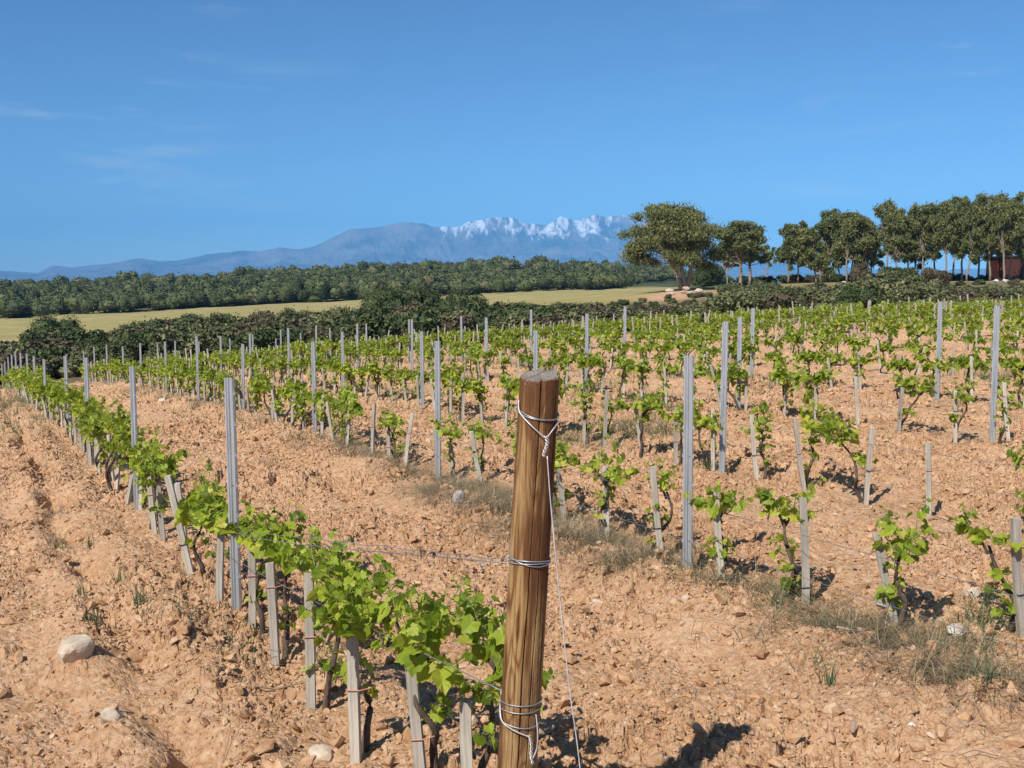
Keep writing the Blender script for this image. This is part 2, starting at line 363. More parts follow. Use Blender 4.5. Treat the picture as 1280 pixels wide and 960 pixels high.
def b_mtn(t, b):
    g = t.nodes.new('ShaderNodeNewGeometry'); sp = t.nodes.new('ShaderNodeSeparateXYZ'); t.links.new(g.outputs['Position'], sp.inputs[0])
    rock = ramp(t, noise(t, mapping(t, g.outputs['Position'], (.002, .002, .003)), 1, 7, .65), [(.40, (.05, .06, .05)), (.62, (.20, .18, .165))])
    n = noise(t, mapping(t, g.outputs['Position'], (.014, .0035, .0032), (0, .35, 0)), 1, 7, .72, .6)
    at_ = N(t, 'ShaderNodeVertexColor'); at_.layer_name = 'snow'
    q = N(t, 'ShaderNodeMath', operation='MULTIPLY_ADD'); q.inputs[1].default_value = .40; t.links.new(at_.outputs[0], q.inputs[0]); t.links.new(n, q.inputs[2])
    s = ramp(t, q.outputs[0], [(.90, (0, 0, 0)), (1.0, (1, 1, 1))])
    r_ = s.node.color_ramp; r_.elements[0].position = .84; r_.elements[1].position = 1.0
    t.links.new(mixc(t, s, rock, (.80, .81, .84)), b.inputs['Base Color']); b.inputs['Roughness'].default_value = .95
M['mountain'] = mat('mountain_rock_and_snow', b_mtn)
M['shed'] = mat('red_paint_sunlit', b_plain((.80, .17, .05), .6))  # sunlight on the shed's left end, painted in as brighter orange
M['shed_shaded'] = mat('red_paint_shaded', b_plain((.085, .022, .018), .8))  # tree shade on the shed's front, painted in as a darker red
M['shed_roof'] = mat('brown_roof_sheet', b_plain((.10, .05, .04), .7))

# ------------------------------------------------------------------ mesh helpers
def fast_mesh(name, V, faces, k):
    """V (n,3); faces (m,k) int."""
    me = bpy.data.meshes.new(name); V = np.asarray(V, np.float32); Fc = np.asarray(faces, np.int32)
    me.vertices.add(len(V)); me.vertices.foreach_set('co', V.ravel())
    me.loops.add(Fc.size); me.loops.foreach_set('vertex_index', Fc.ravel())
    me.polygons.add(len(Fc)); me.polygons.foreach_set('loop_start', np.arange(len(Fc), dtype=np.int32) * k)
    me.polygons.foreach_set('use_smooth', np.zeros(len(Fc), bool)); me.update(calc_edges=True); return me
class MB:
    def __init__(s): s.v = []; s.f = []
    def add(s, V, Fs):
        o = len(s.v); s.v.extend([tuple(p) for p in V]); s.f.extend([tuple(i + o for i in f) for f in Fs]); return s
    def tube(s, P, rad, n=8, cap=True):
        P = [Vector(p) for p in P]; rr = rad if hasattr(rad, '__len__') else [rad] * len(P)
        V = []; up = Vector((.13, .2, 1)).normalized()
        for i, p in enumerate(P):
            d = (P[min(i + 1, len(P) - 1)] - P[max(i - 1, 0)]).normalized()
            a = d.cross(up)
            if a.length < .05: a = d.cross(Vector((1, .1, 0)))
            a.normalize(); c = d.cross(a)
            for j in range(n):
                t = 2 * math.pi * j / n; V.append(p + (a * math.cos(t) + c * math.sin(t)) * rr[i])
        Fs = [(i * n + j, i * n + (j + 1) % n, (i + 1) * n + (j + 1) % n, (i + 1) * n + j) for i in range(len(P) - 1) for j in range(n)]
        if cap: Fs += [tuple(range(n - 1, -1, -1)), tuple((len(P) - 1) * n + j for j in range(n))]
        return s.add(V, Fs)
    def box(s, c, sz, rz=0, taper=1.):
        x, y, z = [q / 2 for q in sz]; V = []
        for k, (tz, tp) in enumerate(((-z, 1), (z, taper))):
            for a, b in ((-x, -y), (x, -y), (x, y), (-x, y)):
                ca, sa = math.cos(rz), math.sin(rz); a2, b2 = a * tp, b * tp
                V.append((c[0] + a2 * ca - b2 * sa, c[1] + a2 * sa + b2 * ca, c[2] + tz))
        return s.add(V, [(3, 2, 1, 0), (4, 5, 6, 7), (0, 1, 5, 4), (1, 2, 6, 5), (2, 3, 7, 6), (3, 0, 4, 7)])
    def mesh(s, name, m, smooth=False):
        me = bpy.data.meshes.new(name); me.from_pydata(s.v, [], s.f); me.update(); me.materials.append(m)
        if smooth: me.polygons.foreach_set('use_smooth', [True] * len(me.polygons))
        return me
def link(name, me, parent=None, loc=None):
    o = bpy.data.objects.new(name, me); C.objects.link(o)
    if parent is not None: o.parent = parent
    if loc is not None: o.location = loc
    return o
def tag(o, label=None, cat=None, group=None, kind=None):
    for k, v in (('label', label), ('category', cat), ('group', group), ('kind', kind)):
        if v: o[k] = v
    return o
def empty(name, loc, rz=0):
    o = bpy.data.objects.new(name, None); C.objects.link(o); o.location = loc; o.rotation_euler[2] = rz; o.empty_display_size = .1; return o
SMALL = 'zeroth first second third fourth fifth sixth seventh eighth ninth tenth eleventh twelfth thirteenth fourteenth fifteenth sixteenth seventeenth eighteenth nineteenth'.split()
def nth(n):
    if n < 20: return SMALL[n]
    t = {2: 'twent', 3: 'thirt', 4: 'fort', 5: 'fift', 6: 'sixt', 7: 'sevent', 8: 'eight'}[n // 10]
    return t + 'ieth' if n % 10 == 0 else t + 'y-' + SMALL[n % 10]

# ------------------------------------------------------------------ the ground: one sheet to the horizon
def angles():
    a = [R(-33)]
    fr = np.arange(R(-33), R(33), .00115)
    side = np.geomspace(.002, .12, 60); s = np.cumsum(side); s = s[s < math.pi - R(33) - .02]
    s = s * ((math.pi - R(33)) / s[-1])
    return np.concatenate([-(R(33) + s[::-1][1:]), fr, R(33) + s])       # clockwise from +Y
A_ = angles(); r1 = np.geomspace(1.9, 46, 1250); r2 = np.geomspace(46, 560, 190)[1:]; r3 = np.geomspace(560, 13500, 60)[1:]
R_ = np.concatenate([[.25, .6, 1.0, 1.4, 1.65], r1, r2, r3])
aa, rr_ = np.meshgrid(A_, R_); gx = rr_ * np.sin(aa); gy = rr_ * np.cos(aa)
gzv = ground(gx.ravel(), gy.ravel())
V = np.stack([gx.ravel(), gy.ravel(), gzv], 1)
na, nr = len(A_), len(R_); idx = np.arange(na * nr).reshape(nr, na)
q = np.stack([idx[:-1, :-1], idx[1:, :-1], idx[1:, 1:], idx[:-1, 1:]], -1).reshape(-1, 4)[:, ::-1]
# close the seam behind the camera
seam = np.stack([idx[:-1, -1], idx[1:, -1], idx[1:, 0], idx[:-1, 0]], -1)[:, ::-1]
V = np.vstack([V, [[0, 0, gz(0, 0)]]])
cen = len(V) - 1
tri = np.stack([np.full(na - 1, cen), idx[0, :-1], idx[0, 1:], idx[0, 1:]], -1)
me = fast_mesh('ground', V, np.vstack([q, seam]), 4)
x, y = V[:, 0], V[:, 1]; u = 640 + F * x / np.maximum(y, 1)
edge = 50 + .12 * x + (fbm(x * .3, y * .3, 3, 5) - .5) * 3
wob = (fbm(x * .05, y * .05, 3, 6) - .5)
zg = sm((y - edge) / 3)
zs = sm((y - edge) / 2) * (1 - sm((y - (97 + wob * 18)) / 8))
zs = np.where(u > 880, sm((y - edge) / 2) * .8 * (1 - .6 * sm((y - 92) / 8)), zs)
bare = np.exp(-((u - 848) / 42) ** 2) * np.exp(-((y - 100) / 11) ** 2) + np.exp(-((u + 10) / 60) ** 2) * np.exp(-((y - 112) / 8) ** 2)
zg = zg * (1 - np.clip(1.5 * bare, 0, 1)); zs = zs * (1 - np.clip(1.5 * bare, 0, .9))
zf = sm((y - 290) / 40)
beh = (y < 0); zg = np.where(beh, sm((-y - 45) / 4), zg); zs = np.where(beh, 0, zs)
col = np.stack([zg, zs, zf, np.ones_like(zg)], 1).astype(np.float32)
ca = me.color_attributes.new('zone', 'FLOAT_COLOR', 'POINT'); ca.data.foreach_set('color', col.ravel())
me.materials.append(M['ground']); g_ob = link('ground', me); tag(g_ob, 'rough orange clay soil with clods, turning to dry grass beyond the vineyard', None, None, 'structure')

# ------------------------------------------------------------------ distant mountains
prof = [(-400, 345), (-200, 343), (0, 338), (49, 341), (69, 332), (92, 334), (131, 330), (180, 323), (203, 326), (223, 326), (262, 318), (302, 314), (328, 315), (352, 309), (377, 312), (395, 308), (410, 301), (429, 292), (439, 287), (473, 285),
        (503, 278), (515, 278), (542, 284), (573, 283), (600, 275), (621, 271), (642, 272), (662, 281), (683, 280), (700, 273), (721, 277), (745, 269), (755, 271), (769, 268), (790, 272), (820, 284), (860, 300), (900, 318), (950, 325), (980, 331), (1060, 335), (1300, 338), (1700, 343)]
mpx = np.linspace(-380, 1660, 1100); mt = np.linspace(0, 1, 110)
yy = np.interp(mpx, [p[0] for p in prof], [p[1] for p in prof]) + (fbm(mpx / 19., mpx * 0, 4, 3) - .5) * (2.0 + 6.0 * sm((mpx - 480) / 60))
RD = 11500.
UX, TT = np.meshgrid(mpx, mt)
Yd = 8300 + TT * 4700
H = (HORIZON - yy) / F * RD
H = np.maximum(H, 8)[None, :] * np.ones_like(UX)
tr_ = (RD - 8300) / 4700
shape = np.where(TT < tr_, np.clip(TT / tr_, 0, 1) ** 1.25, np.clip(1 - (TT - tr_) / (1 - tr_) * 1.1, 0, 1))
XX = (UX - 640) / F * Yd
def ridged(x, y, s, o=5):
    v = 0; a = .5; t = 0
    for k in range(o):
        v = v + a * (1 - np.abs(2 * vnoise(x, y, s + k) - 1)); t += a; a *= .55; x = x * 2.1 + 3; y = y * 2.1 + 5
    return v / t
rn = .55 * ridged(XX / 620, Yd / 1500, 91) + .45 * ridged(XX / 210 + Yd / 900, Yd / 700, 97)
ZZ = H * shape * (1 - .95 * (1 - rn) * np.clip(1 - (TT / tr_) ** 7, 0, 1)) - 30 * (1 - shape)
ZZ = np.where(TT >= tr_ * .995, H * shape, ZZ) 
V = np.stack([XX.ravel(), Yd.ravel(), ZZ.ravel() + EYE], 1)
idx = np.arange(V.shape[0]).reshape(UX.shape)
q = np.stack([idx[:-1, :-1], idx[:-1, 1:], idx[1:, 1:], idx[1:, :-1]], -1).reshape(-1, 4)
me = fast_mesh('mountains', V, q, 4)
snow = np.clip((ZZ - 170) / 330, 0, 1) * sm((UX - 490) / 60) * (1 - .25 * np.exp(-((UX - 540) / 22) ** 2))
snow = snow * (.7 + .5 * sm((rn - .45) / .3))
col = np.repeat(np.clip(snow, 0, 1).ravel()[:, None], 4, 1).astype(np.float32)
ca = me.color_attributes.new('snow', 'FLOAT_COLOR', 'POINT'); ca.data.foreach_set('color', col.ravel())
me.materials.append(M['mountain']); tag(link('mountains', me), 'distant blue mountain range with snow streaks on its highest peaks', None, None, 'structure')

# ------------------------------------------------------------------ haze
hb = MB(); hb.box((0, 0, 312), (27400, 27400, 760)); hm = bpy.data.materials.new('haze_air'); hm.use_nodes = True
t = hm.node_tree; t.nodes.clear(); o_ = t.nodes.new('ShaderNodeOutputMaterial'); pv = t.nodes.new('ShaderNodeVolumePrincipled')
pv.inputs['Color'].default_value = (.15, .48, .93, 1); pv.inputs['Density'].default_value = 1.0e-4; pv.inputs['Anisotropy'].default_value = -0.4
t.links.new(pv.outputs[0], o_.inputs['Volume'])
tag(link('haze', hb.mesh('haze', hm)), 'thin blue air between the field and the mountains', None, None, 'stuff')

# ------------------------------------------------------------------ foliage masses (leaf-sized faces through a volume)
def tufts(centres, radii, per, size, rg, flat=1.0, elong=1.6, shell=.55, tip=0, gauss=False):
    """small random quads inside/around the given clumps -> V, F"""
    P = []
    for c, r, n in zip(centres, radii, per):
        d = rg.normal(size=(n, 3)); d /= np.linalg.norm(d, axis=1)[:, None]
        k = (shell + (1 - shell) * rg.random(n) ** .6)[:, None]
        k = k * (1 + .22 * rg.normal(size=(n, 1)) * (rg.random((n, 1)) < .3))
        if gauss: k = np.clip(np.abs(rg.normal(size=(n, 1))) * .42 + .38, 0, 1.7)
        P.append(np.asarray(c) + d * k * np.asarray(r) * np.array([1, 1, flat]))
    P = np.vstack(P); n = len(P)
    a = rg.normal(size=(n, 3)); a[:, 2] += tip; a /= np.linalg.norm(a, axis=1)[:, None]; b = np.cross(a, rg.normal(size=(n, 3))); b /= np.linalg.norm(b, axis=1)[:, None]
    s = size * (.6 + .8 * rg.random((n, 1)))
    a = a * s * elong * .5; b = b * s * .5
    V = np.stack([P - a * 1.0, P + b, P + a, P - b], 1).reshape(-1, 3)
    return V, np.arange(4 * n).reshape(n, 4)
def core(centres, radii, k=.72, n=8, flat=1.0):   # twiggy inner body so that clumps are not see-through
    V = []; Fs = []
    for c, r in zip(centres, radii):
        o = len(V); m = n // 2
        r = np.atleast_1d(np.asarray(r, float)) * np.ones(3)
        for i in range(1, m):
            for j in range(n):
                th = math.pi * i / m; ph = 2 * math.pi * j / n; q = k * (.85 + .3 * random.random())
                V.append((c[0] + r[0] * q * math.sin(th) * math.cos(ph), c[1] + r[1] * q * math.sin(th) * math.sin(ph), c[2] + r[2] * q * flat * math.cos(th)))
        for i in range(m - 2):
            for j in range(n): Fs.append((o + i * n + j, o + (i + 1) * n + j, o + (i + 1) * n + (j + 1) % n, o + i * n + (j + 1) % n))
    return np.array(V), np.array(Fs)
def merge(name, parts, m):
    V = np.vstack([p[0] for p in parts]); o = 0; Fs = []
    for v, f in parts: Fs.append(np.asarray(f) + o); o += len(v)
    me = fast_mesh(name, V, np.vstack(Fs), 4); me.materials.append(m); return me

def bush_mesh(name, seed, w_, h_, m, dens=1.0, size=.16):
    rg = np.random.default_rng(seed); n = max(6, int(9 * dens))
    cs = []; rs = []
    for i in range(n):
        a = rg.random() * 6.28; d = rg.random() ** .6 * .34 * w_
        z = h_ * (.28 + .5 * rg.random() * (1 - (d / (.5 * w_)) ** 2 * .7)); r = h_ * (.20 + .14 * rg.random())
        cs.append((math.cos(a) * d, math.sin(a) * d, z)); rs.append((max(r, w_ * .15), max(r, w_ * .15), r))
    A = tufts(cs, rs, [int(420 * dens ** .5)] * n, size, rg, shell=.5)
    B = core(cs + [(0, 0, h_ * .25)], rs + [(w_ * .38, w_ * .38, h_ * .3)], .74)
    return merge(name, [A, B], m)

# the far wood: one mass of crowns
rg = np.random.default_rng(21)
fb_x = np.array([-300, 0, 100, 200, 300, 360, 456, 597, 800, 900]); 
parts = []
def crown_patch(seed, n=420):
    g = np.random.default_rng(seed); cs = [(g.normal() * .22, g.normal() * .22, .45 + .25 * g.random()) for _ in range(5)]; rs = [.28 + .12 * g.random() for _ in range(5)]
    A = tufts(cs, rs, [n // 5] * 5, .075, g, shell=.72, elong=1.3); B = core(cs, rs, .84, 10); return np.vstack([A[0], B[0]]), np.vstack([A[1], B[1] + len(A[0])])
protos = [crown_patch(300 + i) for i in range(8)]
VV = []; FF = []; off = 0
for k in range(1450):
    Yt = (298 + 230 * rg.random() ** .85) if k < 1150 else rg.uniform(292, 318); px = rg.uniform(-330, 905)
    if Yt < 330 and rg.random() < .05: continue
    if px > 780 and Yt < 380: continue
    X = (px - 640) / F * Yt; pv_, pf = protos[rg.integers(8)]
    wd = rg.uniform(4.2, 8.0); hh = rg.uniform(3.6, 5.6) * (1.4 if rg.random() < .16 else 1)
    a = rg.random() * 6.28; ca_, sa_ = math.cos(a), math.sin(a)
    v = np.stack([(pv_[:, 0] * ca_ - pv_[:, 1] * sa_) * wd + X, (pv_[:, 0] * sa_ + pv_[:, 1] * ca_) * wd + Yt, pv_[:, 2] * hh + base_z(X, Yt) - .4], 1)
    VV.append(v); FF.append(pf + off); off += len(v)
me = fast_mesh('forest', np.vstack(VV), np.vstack(FF), 4); me.materials.append(M['wood_far'])
tag(link('forest', me), 'dark green evergreen wood stretching behind the dry grass strip', None, None, 'stuff')
me2 = bush_mesh('oak_crown', 71, 9.5, 4.6, M['oak'], 2.2, .18)
p = (X_at(392, 296), 296); o = link('round_oak', me2, None, (p[0], p[1], base_z(*p) - .2)); tag(o, 'large rounded dark bush standing before the far wood edge', 'bush')
p = (X_at(884, 128), 128); o = link('evergreen_oak', bush_mesh('evergreen_oak', 72, 4.2, 3.4, M['oak'], 1.8, .11), None, (p[0], p[1], base_z(*p) - .2)); tag(o, 'dark round evergreen bush just right of the big pine trunk', 'bush')

# scrub belt: distinct bushes are things, the rest is one mass
tops = [(-60, 412), (0, 425), (40, 412), (70, 396), (100, 405), (120, 414), (180, 403), (250, 394), (330, 394), (400, 388), (440, 385), (460, 366), (520, 359), (590, 364), (620, 380), (700, 382), (780, 385), (850, 382), (892, 372), (920, 354), (1000, 356), (1050, 352), (1120, 335), (1150, 345), (1180, 356), (1290, 352), (1340, 352)]
tpx = [a for a, _ in tops]; tpy = [b - (5 if 610 < a < 860 else 0) for a, b in tops]
scr_protos = [[bush_mesh('scrub', 400 + i + 10 * j, 1.6, 1, m, .6, .062) for i in range(3)] for j, m in enumerate([M['oak'], M['olive'], M['brown'], M['oak']])]
# distinct ones: column, top row, width px, distance, material, label
BUSH = [
 (70, 396, 66, 86, 'oak', 2.0, 'dark bushy shrub near the left edge before the pale dirt patch'),
 (158, 404, 50, 84, 'oak', 1.4, 'dark green shrub beyond the vines, right of the leftmost large shrub'),
 (196, 399, 52, 86, 'oak', 1.4, 'rounded dark shrub against the grass strip, left of the long scrub clump'),
 (238, 392, 58, 88, 'oak', 1.6, 'wide dark green shrub rising against the dry grass strip at left'),
 (283, 391, 55, 86, 'oak', 1.6, 'dense dark shrub left of the highest scrub clump, against the grass strip'),
 (330, 390, 48, 86, 'brown', 1.3, 'brownish thin shrub in the scrub belt, left of centre'),
 (372, 385, 52, 84, 'oak', 1.4, 'dark green shrub on the scrub belt under the round oak'),
 (418, 384, 46, 82, 'oak', 1.3, 'dark shrub directly left of the tallest scrub thicket'),
 (478, 361, 64, 78, 'oak', 2.0, 'left part of the tallest thicket, dark leaves against the wood'),
 (528, 357, 72, 80, 'oak', 2.4, 'tallest dark thicket behind the middle of the vineyard'),
 (580, 362, 56, 78, 'oak', 1.8, 'right shoulder of the tallest thicket, dark and dense'),
 (545, 396, 46, 68, 'olive', 1.4, 'pale olive rounded shrub at the foot of the tallest thicket'),
 (690, 380, 52, 82, 'olive', 1.4, 'olive green shrub behind the wooden post, in the scrub belt'),
 (745, 384, 50, 80, 'oak', 1.3, 'dark low shrub before the grass strip, right of the wooden post'),
 (915, 354, 50, 84, 'olive', 1.8, 'grey green rounded shrub below the umbrella pine'),
 (952, 352, 54, 86, 'olive', 1.8, 'olive shrub between the umbrella pine and the leaning pale trunk'),
 (996, 362, 54, 78, 'oak', 1.5, 'low green shrub on the bank below the leaning pale trunk'),
 (1080, 360, 40, 74, 'oak', 1.3, 'dark green low shrub on the bank, left of the tallest bank bush'),
 (1119, 334, 58, 84, 'oak', 2.2, 'tallest dark rounded bush on the bank under the pine row'),
 (1172, 336, 52, 84, 'brown', 1.7, 'greyish brown bush on the bank right of the tallest dark bush'),
 (1075, 322, 20, 112, 'brown', 1.0, 'small dry pale bush between the pine trunks'),
]
for i, (px, ty, wpx, Yb, mk, dn, lab) in enumerate(BUSH):
    X = X_at(px, Yb); zb = float(base_z(X, Yb)); h_ = at(px, ty, Yb)[2] - zb; wd = wpx / F * Yb
    me = bush_mesh('scrub_bush', 500 + i, wd, max(h_ * 1.14, .7), M[mk], dn, .085)
    tag(link('scrub_bush', me, None, (X, Yb, zb - .1)), lab, 'bush', 'bushes beyond the vineyard')
rg = np.random.default_rng(33); VV = {0: [], 1: [], 2: []}; pool = []
for j, m in enumerate(('oak', 'olive', 'brown')):
    pool.append([(np.array([v.co[:] for v in me.vertices]), np.array([tuple(p.vertices) for p in me.polygons])) for me in scr_protos[j]])
acc = {j: ([], [], 0) for j in range(3)}
for k in range(760):
    px = rg.uniform(-120, 1400); Yb = rg.choice([57, 62, 68, 75, 83, 92]) + rg.uniform(-3, 3)
    X = X_at(px, Yb)
    if Yb < 50 + .12 * X + 6: continue
    zb = float(base_z(X, Yb)); back = np.interp(px, tpx, tpy); frac = (Yb - 55) / 37.
    hmax = at(px, back, Yb)[2] - zb
    if Yb > 90 and px < 590: continue
    if px > 880 and Yb > 78 and rg.random() < .6: continue
    h_ = min(hmax * rg.uniform(.75, 1.08), rg.uniform(1.0, 2.3) + (1.0 if Yb > 72 else 0)) if hmax > .5 else .5
    if 450 < px < 610: h_ = min(hmax * .85, rg.uniform(1.2, 2.4))
    wd = h_ * rg.uniform(1.3, 2.0) + .3
    j = rg.choice([0, 1, 2], p=[.42, .33, .25] if px < 860 else [.28, .55, .17]); pv_, pf = pool[j][rg.integers(3)]
    a = rg.random() * 6.28; ca_, sa_ = math.cos(a), math.sin(a); L = acc[j]
    L[0].append(np.stack([(pv_[:, 0] * ca_ - pv_[:, 1] * sa_) * wd / 1.6 + X, (pv_[:, 0] * sa_ + pv_[:, 1] * ca_) * wd / 1.6 + Yb, pv_[:, 2] * h_ + zb - .08], 1))
    L[1].append(pf + L[2]); acc[j] = (L[0], L[1], L[2] + len(pv_))
for k in range(150):                                               # low brush in the shade under the pines
    px = rg.uniform(925, 1236); Yb = rg.uniform(117, 128); X = X_at(px, Yb, 0); zb = float(base_z(X, Yb)); h_ = rg.uniform(.45, 1.0); wd = h_ * rg.uniform(1.6, 2.6)
    j = rg.choice([0, 2]); pv_, pf = pool[j][rg.integers(3)]; L = acc[j]
    L[0].append(np.stack([pv_[:, 0] * wd / 1.6 + X, pv_[:, 1] * wd / 1.6 + Yb, pv_[:, 2] * h_ + zb - .05], 1)); L[1].append(pf + L[2]); acc[j] = (L[0], L[1], L[2] + len(pv_))
for j, lab in enumerate(('dark green scrub growing thick along the far side of the vineyard', 'olive green scrub mixed among the dark bushes beyond the vineyard', 'dry brown brushwood low among the bushes beyond the vineyard')):
    me = fast_mesh('scrub', np.vstack(acc[j][0]), np.vstack(acc[j][1]), 4); me.materials.append(M[('oak', 'olive', 'brown')[j]])
    tag(link('undergrowth', me), lab, None, None, 'stuff')
for row in scr_protos:
    for m_ in row: bpy.data.meshes.remove(m_)

# ------------------------------------------------------------------ pines
def pine(px, by, ty, wpx, cby, Y, cx=None, seed=0, stems=1, lean=0, label='', umbrella=False, n=None):
    rg = np.random.default_rng(900 + seed); X = X_at(px, Y, 0); zb = float(base_z(X, Y))
    zt = at(px, ty, Y)[2]; zc = at(px, cby, Y)[2]; ccx = X_at(cx if cx else px, Y, 0) - X; W = wpx / F * Y
    root = empty('pine_tree', (X, Y, zb)); H_ = zt - zb; hc = zc - zb
    mb = MB(); cz = hc + (H_ - hc) * .45
    limbs = []
    for s in range(stems):
        ox = (s - (stems - 1) / 2) * .22; r0 = .06 + .022 * H_ * (1.0 if umbrella else .33)
        tx = ccx + (s - (stems - 1) / 2) * W * .30
        P = []; K = 7
        for i in range(K + 1):
            q = i / K; P.append((ox * (1 - q * .4) + tx * q ** 1.3 + rg.normal() * .05 + lean * math.sin(q * 3.1), rg.normal() * .06, -.15 + q * (cz + (H_ - hc) * .25)))
        mb.tube(P, [r0 * (1 - .72 * i / K) for i in range(K + 1)], 7); limbs.append(P)
    m_ = n or (36 + int(W * 5)); cs = []; rs = []
    lob = []
    nl = 17 if n and n > 80 else (8 if umbrella else 7)
    for i in range(nl):                                                 # foliage pads at the ends of the limbs
        q = (i + .5) / nl; a = i * 2.4 + rg.random(); pr = math.sqrt(max(0, 1 - (q * .95) ** 2)) if umbrella else (1.1 - q) ** .75 * min(1, .55 + q * 2.2)
        kk = .33 if umbrella else .35; lob.append((math.cos(a) * W * kk * pr, math.sin(a) * W * kk * pr, q))
    for i in range(m_):
        a = rg.random() * 6.28; q = (i + .5) / m_                       # q up the crown
        prof_ = ((.75 + .5 * math.sin(seed * 1.7 + q * 5)) * (1.12 - q) ** .6 * min(1, .45 + q * 3)) if not umbrella else (math.sqrt(max(0, 1 - (q * .97) ** 2)) * .95 + .05)
        d = W * .5 * prof_ * (.45 + .5 * rg.random() ** .5); r = max(.26, (H_ - hc) * (.07 + .085 * rg.random()) * (1.1 if umbrella else 1.0))
        if not umbrella and (q > .82 or rg.random() < .25): r *= .62; d *= 1.25
        d = max(0, d - r * .4); dr_ = 0 if umbrella else .10 * (H_ - hc) * (q + .4 * math.sin(q * 6 + seed))
        lx, ly, lq = lob[i % nl]; sp_ = W * (.12 if umbrella else .14); r *= 1.12 if umbrella else .85
        c = (ccx + lx + rg.normal() * sp_ + dr_, ly + rg.normal() * sp_, hc + r * .4 + lq * (H_ - hc - r * 1.2) + rg.normal() * (H_ - hc) * (.055 if umbrella else .10) - (rg.random() * .7 if lq < .2 else 0))
        c = (c[0], c[1], min(c[2], H_ - r * .8)); cs.append(c); rs.append((r * 1.25, r * 1.25, r * .75) if umbrella else (r, r, r * 1.05))
        P0 = limbs[rg.integers(len(limbs))]; z0 = min(len(P0) - 1, 3 + int(q * 4)); p0 = P0[z0]
        mid = ((p0[0] + c[0]) / 2, (p0[1] + c[1]) / 2, (p0[2] + c[2]) / 2 - .12)
        mb.tube([p0, mid, c], [.05, .035, .015], 4, False)
    link('trunk', mb.mesh('trunk', M['pine_bark'], True), root)
    A = tufts(cs, rs, [250] * m_, .10, rg, shell=.1, elong=3.0, tip=.9, gauss=True); B = core(cs, rs, .22, 6)
    link('crown', merge('crown', [A, B], M['pine']), root)
    tag(root, label, 'pine tree', 'pines beyond the vineyard'); return root
PL = 'pine'
pine(856, 358, 253, 112, 328, 110, 838, 1, 3, .1, 'big broad pine with forked trunks, left of all the other pines', True, 165)
pine(910, 352, 303, 32, 330, 122, 908, 3, 1, 0, 'small dark pine half hidden at the left of the umbrella pine', False)
pine(938, 350, 286, 46, 322, 118, 938, 4, 1, 0, 'darker pine crowded against the right side of the umbrella pine', True)
pine(925, 352, 276, 60, 320, 111, 921, 2, 1, .15, 'rounded umbrella pine with one pale trunk, right of the big pine', True, 60)
pine(959, 340, 301, 19, 328, 135, 959, 5, 1, 0, 'tiny far pine alone in the gap right of the umbrella pine', False, 10)
specs = [
 (985, 350, 281, 32, 326, 116, 983, 0, 'slim pine first from the left in the long pine row'),
 (997, 350, 277, 34, 326, 117, 999, 0, 'pine behind the leaning pale trunk at the left end of the row'),
 (1021, 356, 286, 34, 332, 104, 1006, 0, 'pine with a pale trunk leaning left at the left end of the row'),
 (1025, 356, 318, 22, 336, 103, 1027, 0, 'low little pine right beside the leaning pale trunk'),
 (1038, 350, 261, 36, 322, 118, 1032, 0, 'first tall pine of the row, its crown standing above the low little pine'),
 (1050, 350, 277, 30, 322, 119, 1046, 0, 'thin pine just right of the first tall pine of the row'),
 (1058, 352, 266, 34, 322, 112, 1057, 0, 'light green pine before the dry pale bush'),
 (1064, 352, 268, 32, 324, 115, 1068, 0, 'pine with a straight trunk just left of the dry pale bush'),
 (1077, 352, 270, 34, 322, 112, 1076, 0, 'pine standing right of the dry pale bush'),
 (1088, 350, 290, 22, 324, 114, 1088, 0, 'narrow short pine before the dip in the row of crowns'),
 (1108, 342, 252, 34, 316, 120, 1106, .1, 'tall pine with a pointed crown bent right, after the dip in the row'),
 (1120, 342, 266, 34, 318, 116, 1122, 0, 'reddish green pine left above the tallest bank bush'),
 (1135, 344, 268, 30, 318, 118, 1134, 0, 'dark pine directly above the tallest bank bush'),
 (1143, 344, 262, 30, 318, 122, 1144, 0, 'pine in the row just right of the tallest bank bush'),
 (1154, 344, 256, 32, 316, 116, 1150, 0, 'pine left of the greyish brown bush, with a thin top'),
 (1168, 344, 255, 34, 314, 119, 1163, 0, 'pine above the greyish brown bush with a straight dark trunk'),
 (1181, 346, 252, 32, 312, 114, 1180, .1, 'pine with a slender pale trunk right of the greyish brown bush'),
 (1192, 346, 247, 32, 310, 121, 1194, 0, 'tall dark pine in the middle of the dense right grove'),
 (1202, 346, 250, 30, 314, 116, 1202, 0, 'pine with thin twin-like trunk left of the red shed, third before it'),
 (1209, 348, 258, 30, 314, 112, 1212, .1, 'lower pine with a light trunk left of the red shed, second before it'),
 (1224, 348, 250, 38, 312, 118, 1222, 0, 'pine just left of the orange red shed'),
 (1237, 348, 240, 46, 312, 112, 1234, 0, 'tallest broad pine in front of the left corner of the red shed'),
 (1256, 349, 250, 36, 310, 110, 1250, -.1, 'pine with a pale leaning trunk in front of the red shed'),
 (1261, 350, 254, 34, 312, 113, 1266, 0, 'straight pale trunked pine before the middle of the red shed'),
 (1281, 348, 240, 44, 310, 115, 1280, 0, 'tall pine cut by the right edge of the picture'),
]
for i, (px, by, ty, wp, cb, Y, cx, ln, lab) in enumerate(specs): pine(px, by, ty, wp, cb, Y, cx, 20 + i, 1, ln, lab)

